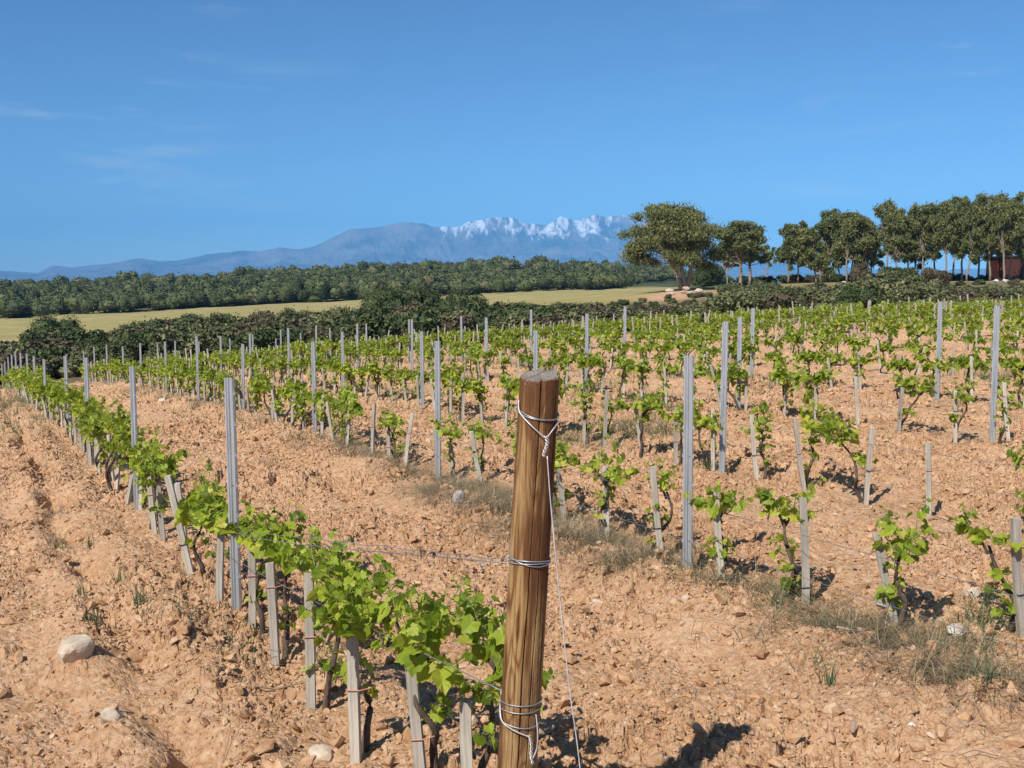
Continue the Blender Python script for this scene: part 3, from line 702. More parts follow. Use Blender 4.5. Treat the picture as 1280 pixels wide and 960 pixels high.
# red shed and blocks
Y = 119.5; X0, X1 = X_at(1250, Y, 0), X_at(1300, Y, 0); zb = float(base_z((X0 + X1) / 2, Y)); h_ = 2.45
sh = empty('shed', ((X0 + X1) / 2, Y + 1.6, zb)); b_ = MB(); b_.box((0, 0, h_ / 2), (X1 - X0, 3, h_)); link('wall', b_.mesh('wall', M['shed_shaded']), sh)
b_ = MB(); b_.box((-(X1 - X0) / 2 - .42, -.6, 1.02), (.82, 1.5, 2.04), 0, .9); link('sunlit_end', b_.mesh('sunlit_end', M['shed']), sh)  # block added for the sunlit left end, its light put into the colour
b_ = MB(); b_.box((0, 0, h_ + .06), (X1 - X0 + .3, 3.3, .12)); link('roof', b_.mesh('roof', M['shed_roof']), sh)
b_ = MB(); b_.box((.7, -1.52, 1.0), (.9, .05, 2.0)); dr = link('door', b_.mesh('door', M['shed_roof']), sh)
b_ = MB(); b_.box((1.0, -1.57, 1.0), (.05, .06, .14)); link('handle', b_.mesh('handle', M['metal']), dr)
tag(sh, 'red shed behind the pine trunks, painted-in shade in front, painted-in orange sunlight at left', 'shed')
def rock_mesh(name, seed, sz, m, sub=3, amp=.28):
    import bmesh
    bm = bmesh.new(); bmesh.ops.create_icosphere(bm, subdivisions=sub, radius=.5); rg = np.random.default_rng(seed)
    ns = [(rg.normal(size=3), rg.uniform(.26, .44)) for _ in range(13)]
    for v in bm.verts:
        for nrm, dd in ns:
            nn = Vector(nrm).normalized(); e = v.co.dot(nn) - dd
            if e > 0: v.co -= nn * e * .97
        k = 1 + amp * .3 * (float(vnoise(np.array([v.co.x * 6 + seed]), np.array([v.co.y * 6 + v.co.z * 5]), 3)[0]) - .5)
        v.co = Vector((v.co.x * sz[0] * k, v.co.y * sz[1] * k, v.co.z * sz[2] * k))
    me = bpy.data.meshes.new(name); bm.to_mesh(me); bm.free(); me.materials.append(m); return me
for i, (px, py, wp, hp, lab) in enumerate([(838, 363, 12, 5, 'lower pale stone block left of the big pine trunk'), (837, 358.6, 10, 3.5, 'pale slab lying on top of the leftmost block under the big pine'),
        (858, 363, 14, 5, 'pale stone block right at the foot of the big pine'), (858, 358.5, 12, 4, 'pale slab on the block at the foot of the big pine'), (874, 362, 12, 6, 'single squarish pale block right of the big pine trunk')]):
    Y = 101; X = X_at(px, Y, 0); zb = float(base_z(X, Y)); up = {1: .36, 3: .36}.get(i, 0)
    o = link('stone_block', rock_mesh('stone_block', 60 + i, (wp / F * Y * 1.25, .7, hp / F * Y * 1.3), M['stone'], 2), None, (X, Y, zb + up + hp / F * Y * .45)); tag(o, lab, 'stone block', 'pale blocks under the big pine')
for i, (px, lab, w0) in enumerate([(1245, 'low pale stone on the bank below the red shed', 8), (1258, 'pale stone on the bank, right of the one below the shed', 12), (1055, 'small pale stone on the bank under the first tall pines', 9)]):
    Y = 92; X = X_at(px, Y, 0); o = link('bank_stone', rock_mesh('bank_stone', 80 + i, (w0 / F * Y, .5, .35), M['white_stone'], 2), None, (X, Y, float(base_z(X, Y)) + .22)); tag(o, lab, 'stone', 'pale stones on the bank')

# ------------------------------------------------------------------ metal posts
def post_profile():
    # folded steel section, seen from the row: two ribs, a groove and turned lips
    a = [(-.026, .014), (-.028, .002), (-.024, -.008), (-.015, -.010), (-.011, -.004), (-.004, -.003), (0, -.012), (.004, -.003), (.011, -.004), (.015, -.010), (.024, -.008), (.028, .002), (.026, .014)]
    return a
def metal_post_mesh(H_, full=True):
    pr = post_profile(); th = .0022; mb = MB(); n = len(pr); V = []
    zs = [-.12, H_]
    for z in zs:
        for (a, b) in pr: V.append((a, b, z))
        for (a, b) in pr: V.append((a * .92, b + th, z))
    Fs = []; m = 2 * n
    for i in range(n - 1):
        Fs.append((i, i + 1, m + i + 1, m + i)); Fs.append((n + i + 1, n + i, m + n + i, m + n + i + 1))
        Fs.append((m + i, m + i + 1, m + n + i + 1, m + n + i))
    Fs.append((n, 0, m, m + n)); Fs.append((n - 1, 2 * n - 1, m + 2 * n - 1, m + n - 1))
    mb.add(V, Fs); return mb.mesh('post_body', M['metal'])
PM = metal_post_mesh(PH)
hk = MB(); hk.box((0, -.001, 0), (.007, .010, .012), 0, .6); hk.box((0, -.004, .008), (.004, .004, .010)); HK = hk.mesh('hook', M['metal'])
hl = MB(); hl.tube([(0, -.0045, 0), (0, -.0125, 0)], .0035, 8); HL = hl.mesh('bolt', M['dark_tie'])
ROWN = {0: 'the front left row', 1: 'the second row', 2: 'the third row', 3: 'the fourth row', 4: 'the fifth row'}
for k, r in ROWS.items():
    for i, (bx, ty, Y) in enumerate(r):
        top = at(bx, ty, Y); X = X_at(bx, Y, top[2] - EYE - .6); zb = top[2] - PH
        lean = 0
        root = empty('metal_post', (X, Y, zb), R(-24 + random.uniform(-6, 6)))
        root.rotation_euler[1] = R(random.uniform(-.6, .6)); root.rotation_euler[0] = R(random.uniform(-.7, .7))
        link('post_body', PM, root)
        if Y < 22:
            for z in np.arange(.18, PH - .05, .16):
                for s in (-1, 1): link('hook', HK, root, (s * .0285, .003, float(z)))
        if Y < 15:
            for z in (.42, .66): link('bolt', HL, root, (0.012, 0.003, z))
        tag(root, f'galvanised steel post, {nth(i + 1)} from the near end of {ROWN[k]}', 'metal post', 'metal trellis posts')

# ------------------------------------------------------------------ the round wooden post with its wires
TOP = at(675, 470, 2.8); BOT = at(646, 960, 2.8); axis = (TOP - BOT) / (TOP[2] - BOT[2])
zg0 = gz(0, 2.8)
def post_c(z): return BOT + axis * (z - BOT[2])
post_h = TOP[2] - zg0; pc = post_c(zg0)
PR = .0490
def prad(th, s):                                      # th: angle, s: height above the ground
    r = PR * (1.035 - .035 * s / post_h)
    r *= 1 + .022 * math.sin(th * 2 + 1 + s * 1.2) + .012 * math.sin(th * 5 + s * 3.1)
    return r
NS, NZ = 300, 420; V = []; rg = np.random.default_rng(5)
for i in range(NZ + 1):
    s = -.25 + (post_h + .25) * i / NZ; c = axis * s
    for j in range(NS):
        th = 2 * math.pi * j / NS; r = prad(th, s)
        for (cth, wd, dp, s0, s1) in ((R(-88), .020, .020, -.3, 2), (R(-61), .020, .016, -.3, 1.05), (R(-112), .016, .012, -.3, .9), (R(-128), .012, .007, .2, 1.2), (R(-30), .03, .006, -.3, 2), (R(60), .03, .012, -.3, 2)):
            dth = (th - (cth + .045 * math.sin(s * 5 + cth * 3) + .02 * math.sin(s * 17)) + math.pi) % (2 * math.pi) - math.pi
            if s0 < s < s1: r -= dp * math.exp(-(dth / wd) ** 2) * min(1, (s1 - s) * 6) * (.6 + .4 * math.sin(s * 6 + cth))
        r += .0009 * (rg.random() - .5)
        V.append((c[0] + r * math.cos(th), c[1] + r * math.sin(th), s + .011 * math.sin(th + .25) * max(0, (i - NZ + 12) / 12) ** 2 - (.0 if i < NZ - 2 else .006 * max(0, float(vnoise(np.array([j * .16]), np.array([3.3]), 8)[0]) - .55) * 2)))
Fs = [(i * NS + j, i * NS + (j + 1) % NS, (i + 1) * NS + (j + 1) % NS, (i + 1) * NS + j) for i in range(NZ) for j in range(NS)]
prev = NZ * NS
for q_, up in ((.97, .0022), (.93, .0035), (.8, .004), (.55, .0035), (.3, .0045), (.1, .004)):
    o = len(V); c = axis * post_h
    for j in range(NS):
        x_, y_, z_ = V[NZ * NS + j]; V.append((c[0] + (x_ - c[0]) * q_, c[1] + (y_ - c[1]) * q_, post_h + (z_ - post_h) * q_ + up + .0008 * math.sin(j * .9 + q_ * 20)))
    Fs += [(prev + j, prev + (j + 1) % NS, o + (j + 1) % NS, o + j) for j in range(NS)]; prev = o
Fs.append(tuple(prev + j for j in range(NS)))
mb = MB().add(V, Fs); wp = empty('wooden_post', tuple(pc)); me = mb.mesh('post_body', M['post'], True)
gv = np.array(V); cx_ = gv[:, 0] - axis[0] * gv[:, 2]; cy_ = gv[:, 1] - axis[1] * gv[:, 2]; th_ = np.arctan2(cy_, cx_); uu = th_ * PR; zz = gv[:, 2]
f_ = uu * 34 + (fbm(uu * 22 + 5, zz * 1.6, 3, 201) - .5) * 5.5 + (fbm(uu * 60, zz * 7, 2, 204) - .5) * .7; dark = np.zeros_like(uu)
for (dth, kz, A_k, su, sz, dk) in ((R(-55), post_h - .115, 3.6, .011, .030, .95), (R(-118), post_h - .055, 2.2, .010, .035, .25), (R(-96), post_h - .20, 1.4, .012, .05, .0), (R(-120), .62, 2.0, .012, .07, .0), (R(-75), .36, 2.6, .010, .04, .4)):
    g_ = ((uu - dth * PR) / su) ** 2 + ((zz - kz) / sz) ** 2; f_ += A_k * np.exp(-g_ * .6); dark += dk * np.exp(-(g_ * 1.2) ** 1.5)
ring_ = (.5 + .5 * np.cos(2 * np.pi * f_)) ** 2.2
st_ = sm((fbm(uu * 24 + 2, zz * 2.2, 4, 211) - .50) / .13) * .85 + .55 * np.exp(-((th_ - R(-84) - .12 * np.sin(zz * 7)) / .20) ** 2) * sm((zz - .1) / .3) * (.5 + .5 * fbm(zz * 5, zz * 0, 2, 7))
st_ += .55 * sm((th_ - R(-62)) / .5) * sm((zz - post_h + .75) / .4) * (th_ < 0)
crk = np.zeros_like(uu)
for (cth, wd, s0, s1) in ((R(-88), .020, -.3, 2), (R(-61), .016, -.3, 1.05), (R(-112), .012, -.3, .9), (R(-128), .010, .2, 1.2)):
    crk += np.exp(-((th_ - (cth + .045 * np.sin(zz * 5 + cth * 3) + .02 * np.sin(zz * 17))) / wd) ** 2) * (zz < s1) * (zz > s0)
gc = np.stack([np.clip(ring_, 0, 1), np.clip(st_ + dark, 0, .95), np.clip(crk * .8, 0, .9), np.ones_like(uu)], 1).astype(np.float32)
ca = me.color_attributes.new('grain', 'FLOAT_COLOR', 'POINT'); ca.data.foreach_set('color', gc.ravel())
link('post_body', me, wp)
rg = np.random.default_rng(6); mb = MB(); c = axis * post_h           # splinter and torn fibres on the cut top
mb.box((c[0] + .038, c[1] - .012, post_h + .012), (.008, .006, .03), .3, .4); link('splinter', mb.mesh('splinter', M['stake']), wp)
tag(wp, 'stout round brown wooden post wrapped with wire in the front middle', 'wooden post')

def ring(z, tilt=(0, 0), k=.0025, a0=0, a1=2 * math.pi, n=40, dz=0.):
    P = []
    for i in range(n + 1):
        q = i / n; th = a0 + (a1 - a0) * q; r = prad(th, z - zg0) + k; c_ = post_c(z)
        P.append((c_[0] + r * math.cos(th), c_[1] + r * math.sin(th), z + tilt[0] * r * math.cos(th) + tilt[1] * r * math.sin(th) + dz * q))
    return P
def smooth(P, n=6):
    P = [Vector(p) for p in P]; out = []
    for i in range(len(P) - 1):
        a = P[max(i - 1, 0)]; b = P[i]; c_ = P[i + 1]; d = P[min(i + 2, len(P) - 1)]
        for j in range(n):
            q = j / n; out.append(.5 * ((2 * b) + (c_ - a) * q + (2 * a - 5 * b + 4 * c_ - d) * q * q + (3 * b - a - 3 * c_ + d) * q ** 3))
    out.append(P[-1]); return out
def part_tube(name, P, r, m, parent, n=6):
    r = r * .74 if parent.name.startswith(('anchor', 'trellis')) and r > .0017 else r
    mb = MB(); mb.tube([Vector(p) - parent.location for p in P], r, n); return link(name, mb.mesh(name, m, True), parent)
FR = 2.8 - .053                                       # front of the post
# top: tilted loop, knot and long anchor strand
aw = empty('anchor_wire', tuple(at(684, 548, FR)))
zl = at(675, 519, 2.75)[2]
part_tube('loop', ring(zl, (-.14, .22)), .0026, M['wire'], aw)
part_tube('loop', ring(zl + .006, (-.20, .30), .003), .0022, M['wire'], aw)
part_tube('brace', smooth([at(648.5, 500, 2.78), at(649.5, 515, FR + .02), at(664, 532, FR - .006), at(681, 547, FR - .008)]), .0024, M['white_wire'], aw)
part_tube('brace', smooth([at(699, 527, FR + .03), at(692, 536, FR - .004), at(684, 547, FR - .008)]), .0020, M['white_wire'], aw)
tw = [];
for ph in (0, math.pi):
    P = []
    for i in range(25):
        q = i / 24; b = at(682 + 2.2 * math.sin(q * 5), 545 + 26 * q, FR - .011); P.append((b[0] + .0035 * math.cos(q * 18 + ph), b[1] + .0035 * math.sin(q * 18 + ph), b[2]))
    part_tube('knot', P, .0022, M['white_wire'], aw)
anc = (at(748, 1130, 2.62)); anc[2] = gz(anc[0], anc[1]) - .02
part_tube('strand', smooth([at(684, 570, FR - .012), at(688, 625, FR - .018), at(695, 700, FR - .03), at(703, 780, FR - .045), at(713, 870, FR - .06), at(725, 960, FR - .08), anc]), .0022, M['white_wire'], aw)
tag(aw, 'white anchor wire looped round the post top and hanging down its right side', 'wire')
# ------------------------------------------------------------------ trellis wires
def rowpt(k, Y, h):
    X = row_x(k, Y); return Vector((X, Y, float(base_z(X, Y)) + h))
def wire_run(k, h, start=None, y0=None, y1=44, r=.0016, jig=.02, lab='', pairs=0., seed=0):
    rg = np.random.default_rng(seed + 1200); ys = [p[2] for p in ROWS[k] if p[2] <= y1]; P = []
    if y0 is not None: P.append(rowpt(k, y0, h))
    for i, Y in enumerate(ys):
        if y0 is not None and Y <= y0: continue
        hh = h + rg.normal() * jig
        P.append(rowpt(k, Y, hh) - Vector((0, .03, 0)))
        if i + 1 < len(ys): P.append(rowpt(k, (Y + ys[i + 1]) / 2, hh - .012))
    if start is not None: P = [Vector(start)] + P
    root = empty('trellis_wire', tuple(P[0]))
    Q = smooth(P, 5); part_tube('strand', Q, r, M['wire'], root, 4)
    return root, P
zm = at(660, 706, 2.75)[2]
root, P = wire_run(0, .46, tuple(at(637, 704, 2.80)), lab='', seed=1, jig=.01)
part_tube('strand', [Vector(p) + Vector((0, 0, .008 + .004 * math.sin(i * 2.1))) for i, p in enumerate(smooth(P[:2], 30))], .0014, M['wire'], root)
part_tube('wrap', ring(zm - .004, (.0, -.10)), .0023, M['wire'], root)
part_tube('wrap', ring(zm + .003, (-.05, -.10)), .0023, M['wire'], root)
part_tube('wrap', ring(zm + .012, (-.20, .30), .0028), .0019, M['wire'], root)
tag(root, 'doubled grey wire wrapped round the middle of the wooden post, running along the front vines', 'wire')
zb_ = at(650, 884, 2.75)[2]
root, P = wire_run(0, .33, tuple(post_c(zb_)), seed=2, jig=.01)
part_tube('wrap', ring(zb_ + .005, (-.02, .06)), .0023, M['wire'], root)
part_tube('wrap', ring(zb_ - .012, (-.01, .10)), .0023, M['wire'], root)
part_tube('wrap', ring(zb_ - .044, (-.12, .22)), .0023, M['wire'], root)
e0 = at(626, 892, FR + .03)
part_tube('tail', smooth([at(625, 880, FR + .035), at(627, 900, FR + .012), at(640, 912, FR - .004), at(661, 921, FR - .006)]), .0023, M['white_wire'], root)
part_tube('tail', smooth([at(670, 893, FR + .006), at(672, 915, FR - .006), at(671, 935, FR - .008), at(666, 948, FR - .01)]), .0022, M['white_wire'], root)
for ph in (0, math.pi):
    Pq = []
    for i in range(25):
        q = i / 24; b = at(661 + 6 * q + 1.5 * math.sin(q * 6), 919 + 36 * q, FR - .010); Pq.append((b[0] + .003 * math.cos(q * 20 + ph), b[1] + .003 * math.sin(q * 20 + ph), b[2]))
    part_tube('tail', Pq, .002, M['white_wire'], root)
tag(root, 'thin wire wound three times round the post foot with a twisted tail', 'wire')
for k, hs, y0 in ((1, (.40, .22), 3.2), (2, (.44, .26), 5.2), (3, (.46, .27), 8.2), (4, (.46, .28), 11)):
    for i, h in enumerate(hs):
        root, P = wire_run(k, h, None, y0, 30, .0015, .01, seed=10 * k + i)
        tag(root, f"thin {'upper' if i == 0 else 'lower'} trellis wire strung along {ROWN[k]}", 'wire')

# ------------------------------------------------------------------ vines and stakes
def leaf_shape(lod):
    if lod == 0:      # five-lobed, toothed, folded along the midrib
        A = [(0, .06, 0), (.17, -.12, .02), (.42, -.12, .09), (.46, .06, .06), (.60, .30, .11), (.44, .44, .06), (.38, .68, .06), (.21, .72, .03), (0, .98, -.05)]
        L = [(-a, b, c) for a, b, c in A[1:-1]][::-1]
        O = A + L; ctr = (0, .30, -.03); Fs = [(0, i + 1, (i + 1) % len(O) + 1) for i in range(len(O))]
        return np.array([ctr] + O) * np.array([1, 1, 1.0]) - np.array([0, 0, 0]), Fs
    if lod == 1:
        O = [(0, -.05, 0), (.44, .0, .07), (.38, .45, .04), (0, 1, -.04), (-.38, .45, .04), (-.44, 0, .07)]
        return np.array([(0, .35, -.03)] + O), [(0, i + 1, (i + 1) % 6 + 1) for i in range(6)]
    return np.array([(0, 0, 0), (.5, .45, .05), (0, 1, 0), (-.5, .45, .05)]), [(0, 1, 2, 3)]
def add_leaf(V, Fs, shape, p, out, size, rg, droop=.5):
    S, F0 = shape
    n = Vector((out[0] * .7 + rg.normal() * .45, out[1] * .7 + rg.normal() * .45 - .15, .65 + rg.normal() * .4)).normalized()
    y_ = Vector((out[0] + rg.normal() * .5, out[1] + rg.normal() * .5, -droop + rg.normal() * .35)); y_ = (y_ - n * y_.dot(n)).normalized(); x_ = y_.cross(n)
    o = len(V); cup = rg.uniform(-.6, 3.4)
    for s in S:
        q = Vector(p) + (x_ * s[0] + y_ * s[1] + n * (s[2] * cup + rg.normal() * .03)) * size; V.append(tuple(q))
    Fs.extend([tuple(i + o for i in f) for f in F0])
def vine_parts(seed, lod, h=.5, along=.28, perp=.12, nsh=6, lsz=.075, leaves=9, low=3, lowh=.16):
    """trunk mesh and foliage mesh in local space; +X runs along the row"""
    rg = np.random.default_rng(seed); tb = MB(); V = []; Fs = []; sh = MB(); S = leaf_shape(lod)
    P = [(rg.normal() * .01 + .05, 0, -.08)]; K = 5; hx = .05; hy = 0
    for i in range(1, K + 1):
        hx += rg.normal() * .034; hy += rg.normal() * .026; P.append((hx, hy, (h * .82) * i / K))
    sd_ = 6 if lod == 0 else (5 if lod == 1 else 3)
    tb.tube(smooth(P, 3 if lod == 0 else 1), [.015 * (1 - .045 * i) + .0025 * rg.random() for i in range(len(smooth(P, 3 if lod == 0 else 1)))], sd_)
    head = Vector(P[-1])
    def shoot(p0, d, L, nl, sz):
        pts_ = [Vector(p0)]; d = Vector(d).normalized(); n_ = 5
        for i in range(n_):
            d = (d + Vector((rg.normal() * .2, rg.normal() * .2, rg.normal() * .12 + .05))).normalized(); pts_.append(pts_[-1] + d * L / n_)
        if lod < 2: sh.tube(pts_, [.0035 - .0005 * i for i in range(n_ + 1)], 4 if lod == 0 else 3, False)
        for i in range(nl):
            q = (i + .4 + rg.random() * .6) / nl; a = pts_[min(n_ - 1, int(q * n_))]; b = pts_[min(n_, int(q * n_) + 1)]; p = a.lerp(b, (q * n_) % 1)
            out = Vector((rg.normal(), rg.normal(), 0)).normalized(); p2 = p + out * (.02 + .03 * rg.random()) * (1.1 - q * .5) + Vector((0, 0, .01))
            s_ = sz * (1.15 - .65 * q) * rg.uniform(.75, 1.2)
            if lod == 0: sh.tube([p, p2], .0016, 3, False)
            add_leaf(V, Fs, S, p2, out, s_, rg)
    for i in range(nsh):
        sgn = -1 if i % 2 else 1; x0 = sgn * along * (i // 2 + .6 * rg.random()) / max(1, nsh / 2)
        p0 = head + Vector((x0 * .8, rg.normal() * perp * .25, rg.normal() * .02 + .02))
        if lod < 2 and abs(x0) > .07: tb.tube([head - Vector((0, 0, .04)), head + Vector((x0 * .4, 0, .01)), p0], [.009, .007, .005], 4)
        d = (sgn * (.3 + .9 * rg.random()), rg.normal() * .6, .75 + .4 * rg.random()) if rg.random() < .6 else (sgn * (.6 + .6 * rg.random()), rg.normal() * .7, -.15 + .3 * rg.random())
        shoot(p0, d, rg.uniform(.12, .26) * (h / .5), leaves, lsz)
    for i in range(low):
        z = rg.uniform(lowh, h * .7); shoot((hx * z / h, 0, z), (rg.normal(), rg.normal(), .3), rg.uniform(.05, .11), 4 if low < 4 else 5, lsz * .8)
    me1 = tb.mesh('trunk', M['bark'], True)
    me2 = bpy.data.meshes.new('foliage'); me2.from_pydata(V + [tuple(v) for v in sh.v], [], Fs + [tuple(i + len(V) for i in f) for f in sh.f]); me2.materials.append(M['leaf']); me2.materials.append(M['shoot'])
    mi = [0] * len(Fs) + [1] * len(sh.f); me2.polygons.foreach_set('material_index', mi)
    me2.update(); return me1, me2
def stake_mesh(seed, H_, wd=.034, n=5):
    rg = np.random.default_rng(seed); V = []; Fs = []; w2 = wd / 2; d2 = wd * .36
    bend = rg.normal() * .006
    for i in range(n + 1):
        z = -.1 + (H_ + .1) * i / n; b = bend * math.sin(3.1 * i / n)
        for a, c in ((-1, -1), (1, -1), (1, 1), (-1, 1)):
            k = 1 + rg.normal() * .025; V.append((a * w2 * k + b, c * d2 * k, z + (rg.normal() * .004 if i == n else 0)))
    for i in range(n):
        for j in range(4): Fs.append((i * 4 + j, i * 4 + (j + 1) % 4, (i + 1) * 4 + (j + 1) % 4, (i + 1) * 4 + j))
    Fs.append((n * 4, n * 4 + 1, n * 4 + 2, n * 4 + 3)); Fs.append((3, 2, 1, 0))
    me = MB().add(V, Fs).mesh('stake', M['stake']); return me
ROWANG = math.atan2(1, -.45)      # direction of a row going away
def tie_mesh(m, wd=.036):
    mb = MB(); w2 = wd / 2 + .004; d2 = wd * .36 + .004
    mb.tube([(-w2, -d2, 0), (w2, -d2, .002), (w2, d2, .0), (-w2, d2, .002), (-w2, -d2, .004)], .0028, 5); mb.tube([(w2, -d2, 0), (w2 + .035, 0, .006), (w2 + .04, .012, .0)], .0022, 4); return mb.mesh('tie', m)
TIES = [tie_mesh(M['red_tie']), tie_mesh(M['dark_tie'])]
STK = [stake_mesh(40 + i, .52) for i in range(10)]
def put_stake(X, Y, h, tx=0, ty=0, rz=0, label='', me=None, tie=None):
    z = float(base_z(X, Y)) + (float(micro(np.array([X]), np.array([Y]))[0]) * .6 if Y < 12 else 0)
    o = link('wooden_stake', me or random.choice(STK), None, (X, Y, z)); o.rotation_euler = (tx, ty, rz)
    if me is None: o.scale = (1, 1, h / .52)
    tag(o, label, 'stake', 'wooden stakes along the vine rows')
    if tie is not None: t_ = link('tie', TIES[tie[0]], o, (0, 0, tie[1]))
    return o
def put_vine(X, Y, me1, me2, label, rz=None, sc=1., dx=0.):
    z = float(base_z(X, Y)); root = empty('grape_vine', (X, Y, z), rz if rz is not None else ROWANG + random.choice((0, math.pi)) + random.uniform(-.25, .25)); root.scale = (sc, sc, sc)
    link('trunk', me1, root); link('foliage', me2, root); tag(root, label, 'grape vine', 'grape vines in rows'); return root

V0 = [vine_parts(2000 + i, 0, .54, .32, .13, 8, .060, 12, 4) for i in range(10)]                # front left row, lush
V1 = [vine_parts(2100 + i, 0, .50, .09, .08, 5, .058, 9, 6, .12) for i in range(8)]            # right: small separate heads
V1b = [vine_parts(2150 + i, 0, .50, .24, .12, 7, .064, 11, 4) for i in range(6)]
VM = [vine_parts(2200 + i, 1, .54, .22, .14, 9, .080, 12, 7, .15) for i in range(10)]
VF = [vine_parts(2300 + i, 2, .56, .20, .15, 9, .095, 11, 7, .14) for i in range(8)]
placed = []
# front left row, near end: each stake by its own place and tilt (base column, base row, top column, top row)
near0 = [
 (588, 1012, 582, 888, 'grey square stake nearest the wooden post, cut by the lower picture edge', 0, None),
 (527, 978, 513, 832, 'leaning grey stake second from the wooden post, with a faded red tie', 0, (0, .14)),
 (445, 952, 439, 776, 'tall straight pale stake in front of the lush near vines', 0, (0, .27)),
 (389, 884, 385, 716, 'pale stake left of the tall straight one, with a red string', 0, (0, .30)),
 (345, 834, 337, 708, 'pale stake with a bare dark vine trunk curving at its right', 0, (0, .36)),
 (315, 792, 314, 686, 'brownish stake just right of the nearest front row metal post', 0, (0, .28)),
 (275, 764, 276, 668, 'short pale stake just left of the nearest front row metal post', 0, None),
 (240, 730, 209, 600, 'dark grey stake leaning strongly left, front left row', 0, (1, .22)),
 (232, 700, 221, 604, 'thin stake half hidden behind the strongly leaning one', 0, None),
 (194, 662, 185, 586, 'stake beyond the strongly leaning one, with a pale red tie', 0, (0, .3)),
]
def hand_stake(bx, by, tx, ty, lab, sd, tie):
    X, Y = on_ground(bx, by); z = float(base_z(X, Y)); top = at(tx, ty, Y - .01); h = (top[2] - z); dX = top[0] - X
    put_stake(X, Y, 1, 0, math.atan2(dX, h), random.uniform(-.25, .1), lab, stake_mesh(int(bx), math.hypot(h, dX), .036), tie); return X, Y
lookv = ['bushy bright green', 'leafy yellow green', 'full fresh green', 'light green young']
for i, (bx, by, tx, ty, lab, sd, tie) in enumerate(near0):
    X, Y = hand_stake(bx, by, tx, ty, lab, sd, tie)
    if i == 8: continue
    rgv = 3000 + i; me1, me2 = vine_parts(rgv, 0, .56 if i < 4 else .54, .32, .13, 9 if i < 8 else 8, .062, 13, 4 if i in (0, 1, 3, 5, 7) else 3, .14)
    labs = ['leafy vine touching the left side of the wooden post foot', 'bright vine between the wooden post and the leaning near stake', 'broad bright green vine crowning the front left row near the wooden post', 'vine with a bare dark trunk behind the second pale stake',
            'vine with a thin curving trunk, third pale stake from the wooden post', 'yellow green vine at the right of the nearest front metal post', 'vine whose leaves hang over the nearest front metal post',
            'sparse vine beside the strongly leaning dark stake', '', 'full vine just beyond the strongly leaning stake']
    put_vine(X + .03, Y + .04, me1, me2, labs[i], ROWANG + (math.pi if i % 2 else 0) + random.uniform(-.2, .2))
# second row, near end, to the right of its nearest metal post and left to the next one
near1 = [
 (1279, 805, 1270, 655, 'grey stake cut by the right picture edge, nearest in the second row', (1, .2), 'vine at the right picture edge, nearest in the second row', 5),
 (1122, 795, 1098, 672, 'pale stake leaning left in the dry weeds at right', None, 'narrow leafy vine climbing the leaning stake in the dry weeds', 6),
 (1006, 762, 1004, 626, 'upright pale stake left of the leaning one in the weeds', (1, .1), 'vine with leaves hanging to the left of its upright pale stake', 6),
 (904, 740, 895, 622, 'pale stake right of the nearest second row metal post', None, 'vine just right of the nearest second row metal post', 6),
 (827, 706, 816, 588, 'leaning grey stake left of the nearest second row metal post', (1, .2), 'thin dark trunked vine left of the nearest second row metal post', 3),
 (758, 672, 757, 582, 'upright stake two places left of the nearest second row post', (1, .2), 'wide bright vine reaching sideways right of the wooden post', 9),
 (705, 652, 696, 575, 'slightly leaning stake seen just right of the wooden post', None, 'bright wide vine directly right of the wooden post', 9),
 (655, 630, 650, 555, 'stake hidden mostly behind the wooden post', None, 'vine peeking out left of the wooden post', 6),
 (603, 610, 589, 541, 'stake leaning left, between the wooden post and the next metal post', None, 'small vine left of the wooden post by a leaning stake', 5),
 (565, 600, 563, 556, 'short stake just right of the second metal post of the second row', None, 'dark centred round vine right of the second metal post, second row', 6),
]
for i, (bx, by, tx, ty, lab, tie, vl, ns) in enumerate(near1):
    X, Y = hand_stake(bx, by, tx, ty, lab, 0, tie)
    me1, me2 = vine_parts(3100 + i, 0, .50 if i not in (5, 6) else .5, .11 if i not in (5, 6) else .40, .075, ns, .055, 10, 7 if i in (0, 1, 2, 3) else 5, .10)
    put_vine(X - .03, Y + .03, me1, me2, vl, ROWANG + math.pi * (i % 2) + random.uniform(-.2, .2))

# all the further vines, row by row
cand = []
SP_ = .585
for k in range(0, 19):
    y0 = {0: 7.9, 1: 9.95, 2: 5.6, 3: 8.4, 4: 11.2}.get(k, 13 + (k - 5) * 2.6)
    yend = 50 - .0 * k
    Y = y0; i = 0; rg = np.random.default_rng(700 + k)
    while True:
        X = row_x(k, Y)
        if Y > 51 + .12 * X - (1.5 if k else 0): break
        px = 640 + F * X / (Y * CP + 1.8 * SP)
        if -20 < px < 1310: i += 1; cand.append((k, i, X + rg.normal() * .03, Y + rg.normal() * .04, px))
        Y += SP_ * rg.uniform(.92, 1.08) * (1.15 if k > 4 else 1.0)
order = sorted(cand, key=lambda c_: c_[3])
NOBJ = 278
cut = set((c_[0], c_[1]) for c_ in order[:NOBJ])
stuffV = []; stuffF = []; so = 0; stV = []; stF = []; sto = 0
vf_np = []
for me1, me2 in VF:
    a = np.array([v.co[:] for v in me1.vertices]); b = np.array([v.co[:] for v in me2.vertices]); vf_np.append((a, [tuple(p.vertices) for p in me1.polygons], b, [tuple(p.vertices) for p in me2.polygons]))
twV = []; twF = []; two = 0
rg = np.random.default_rng(808)
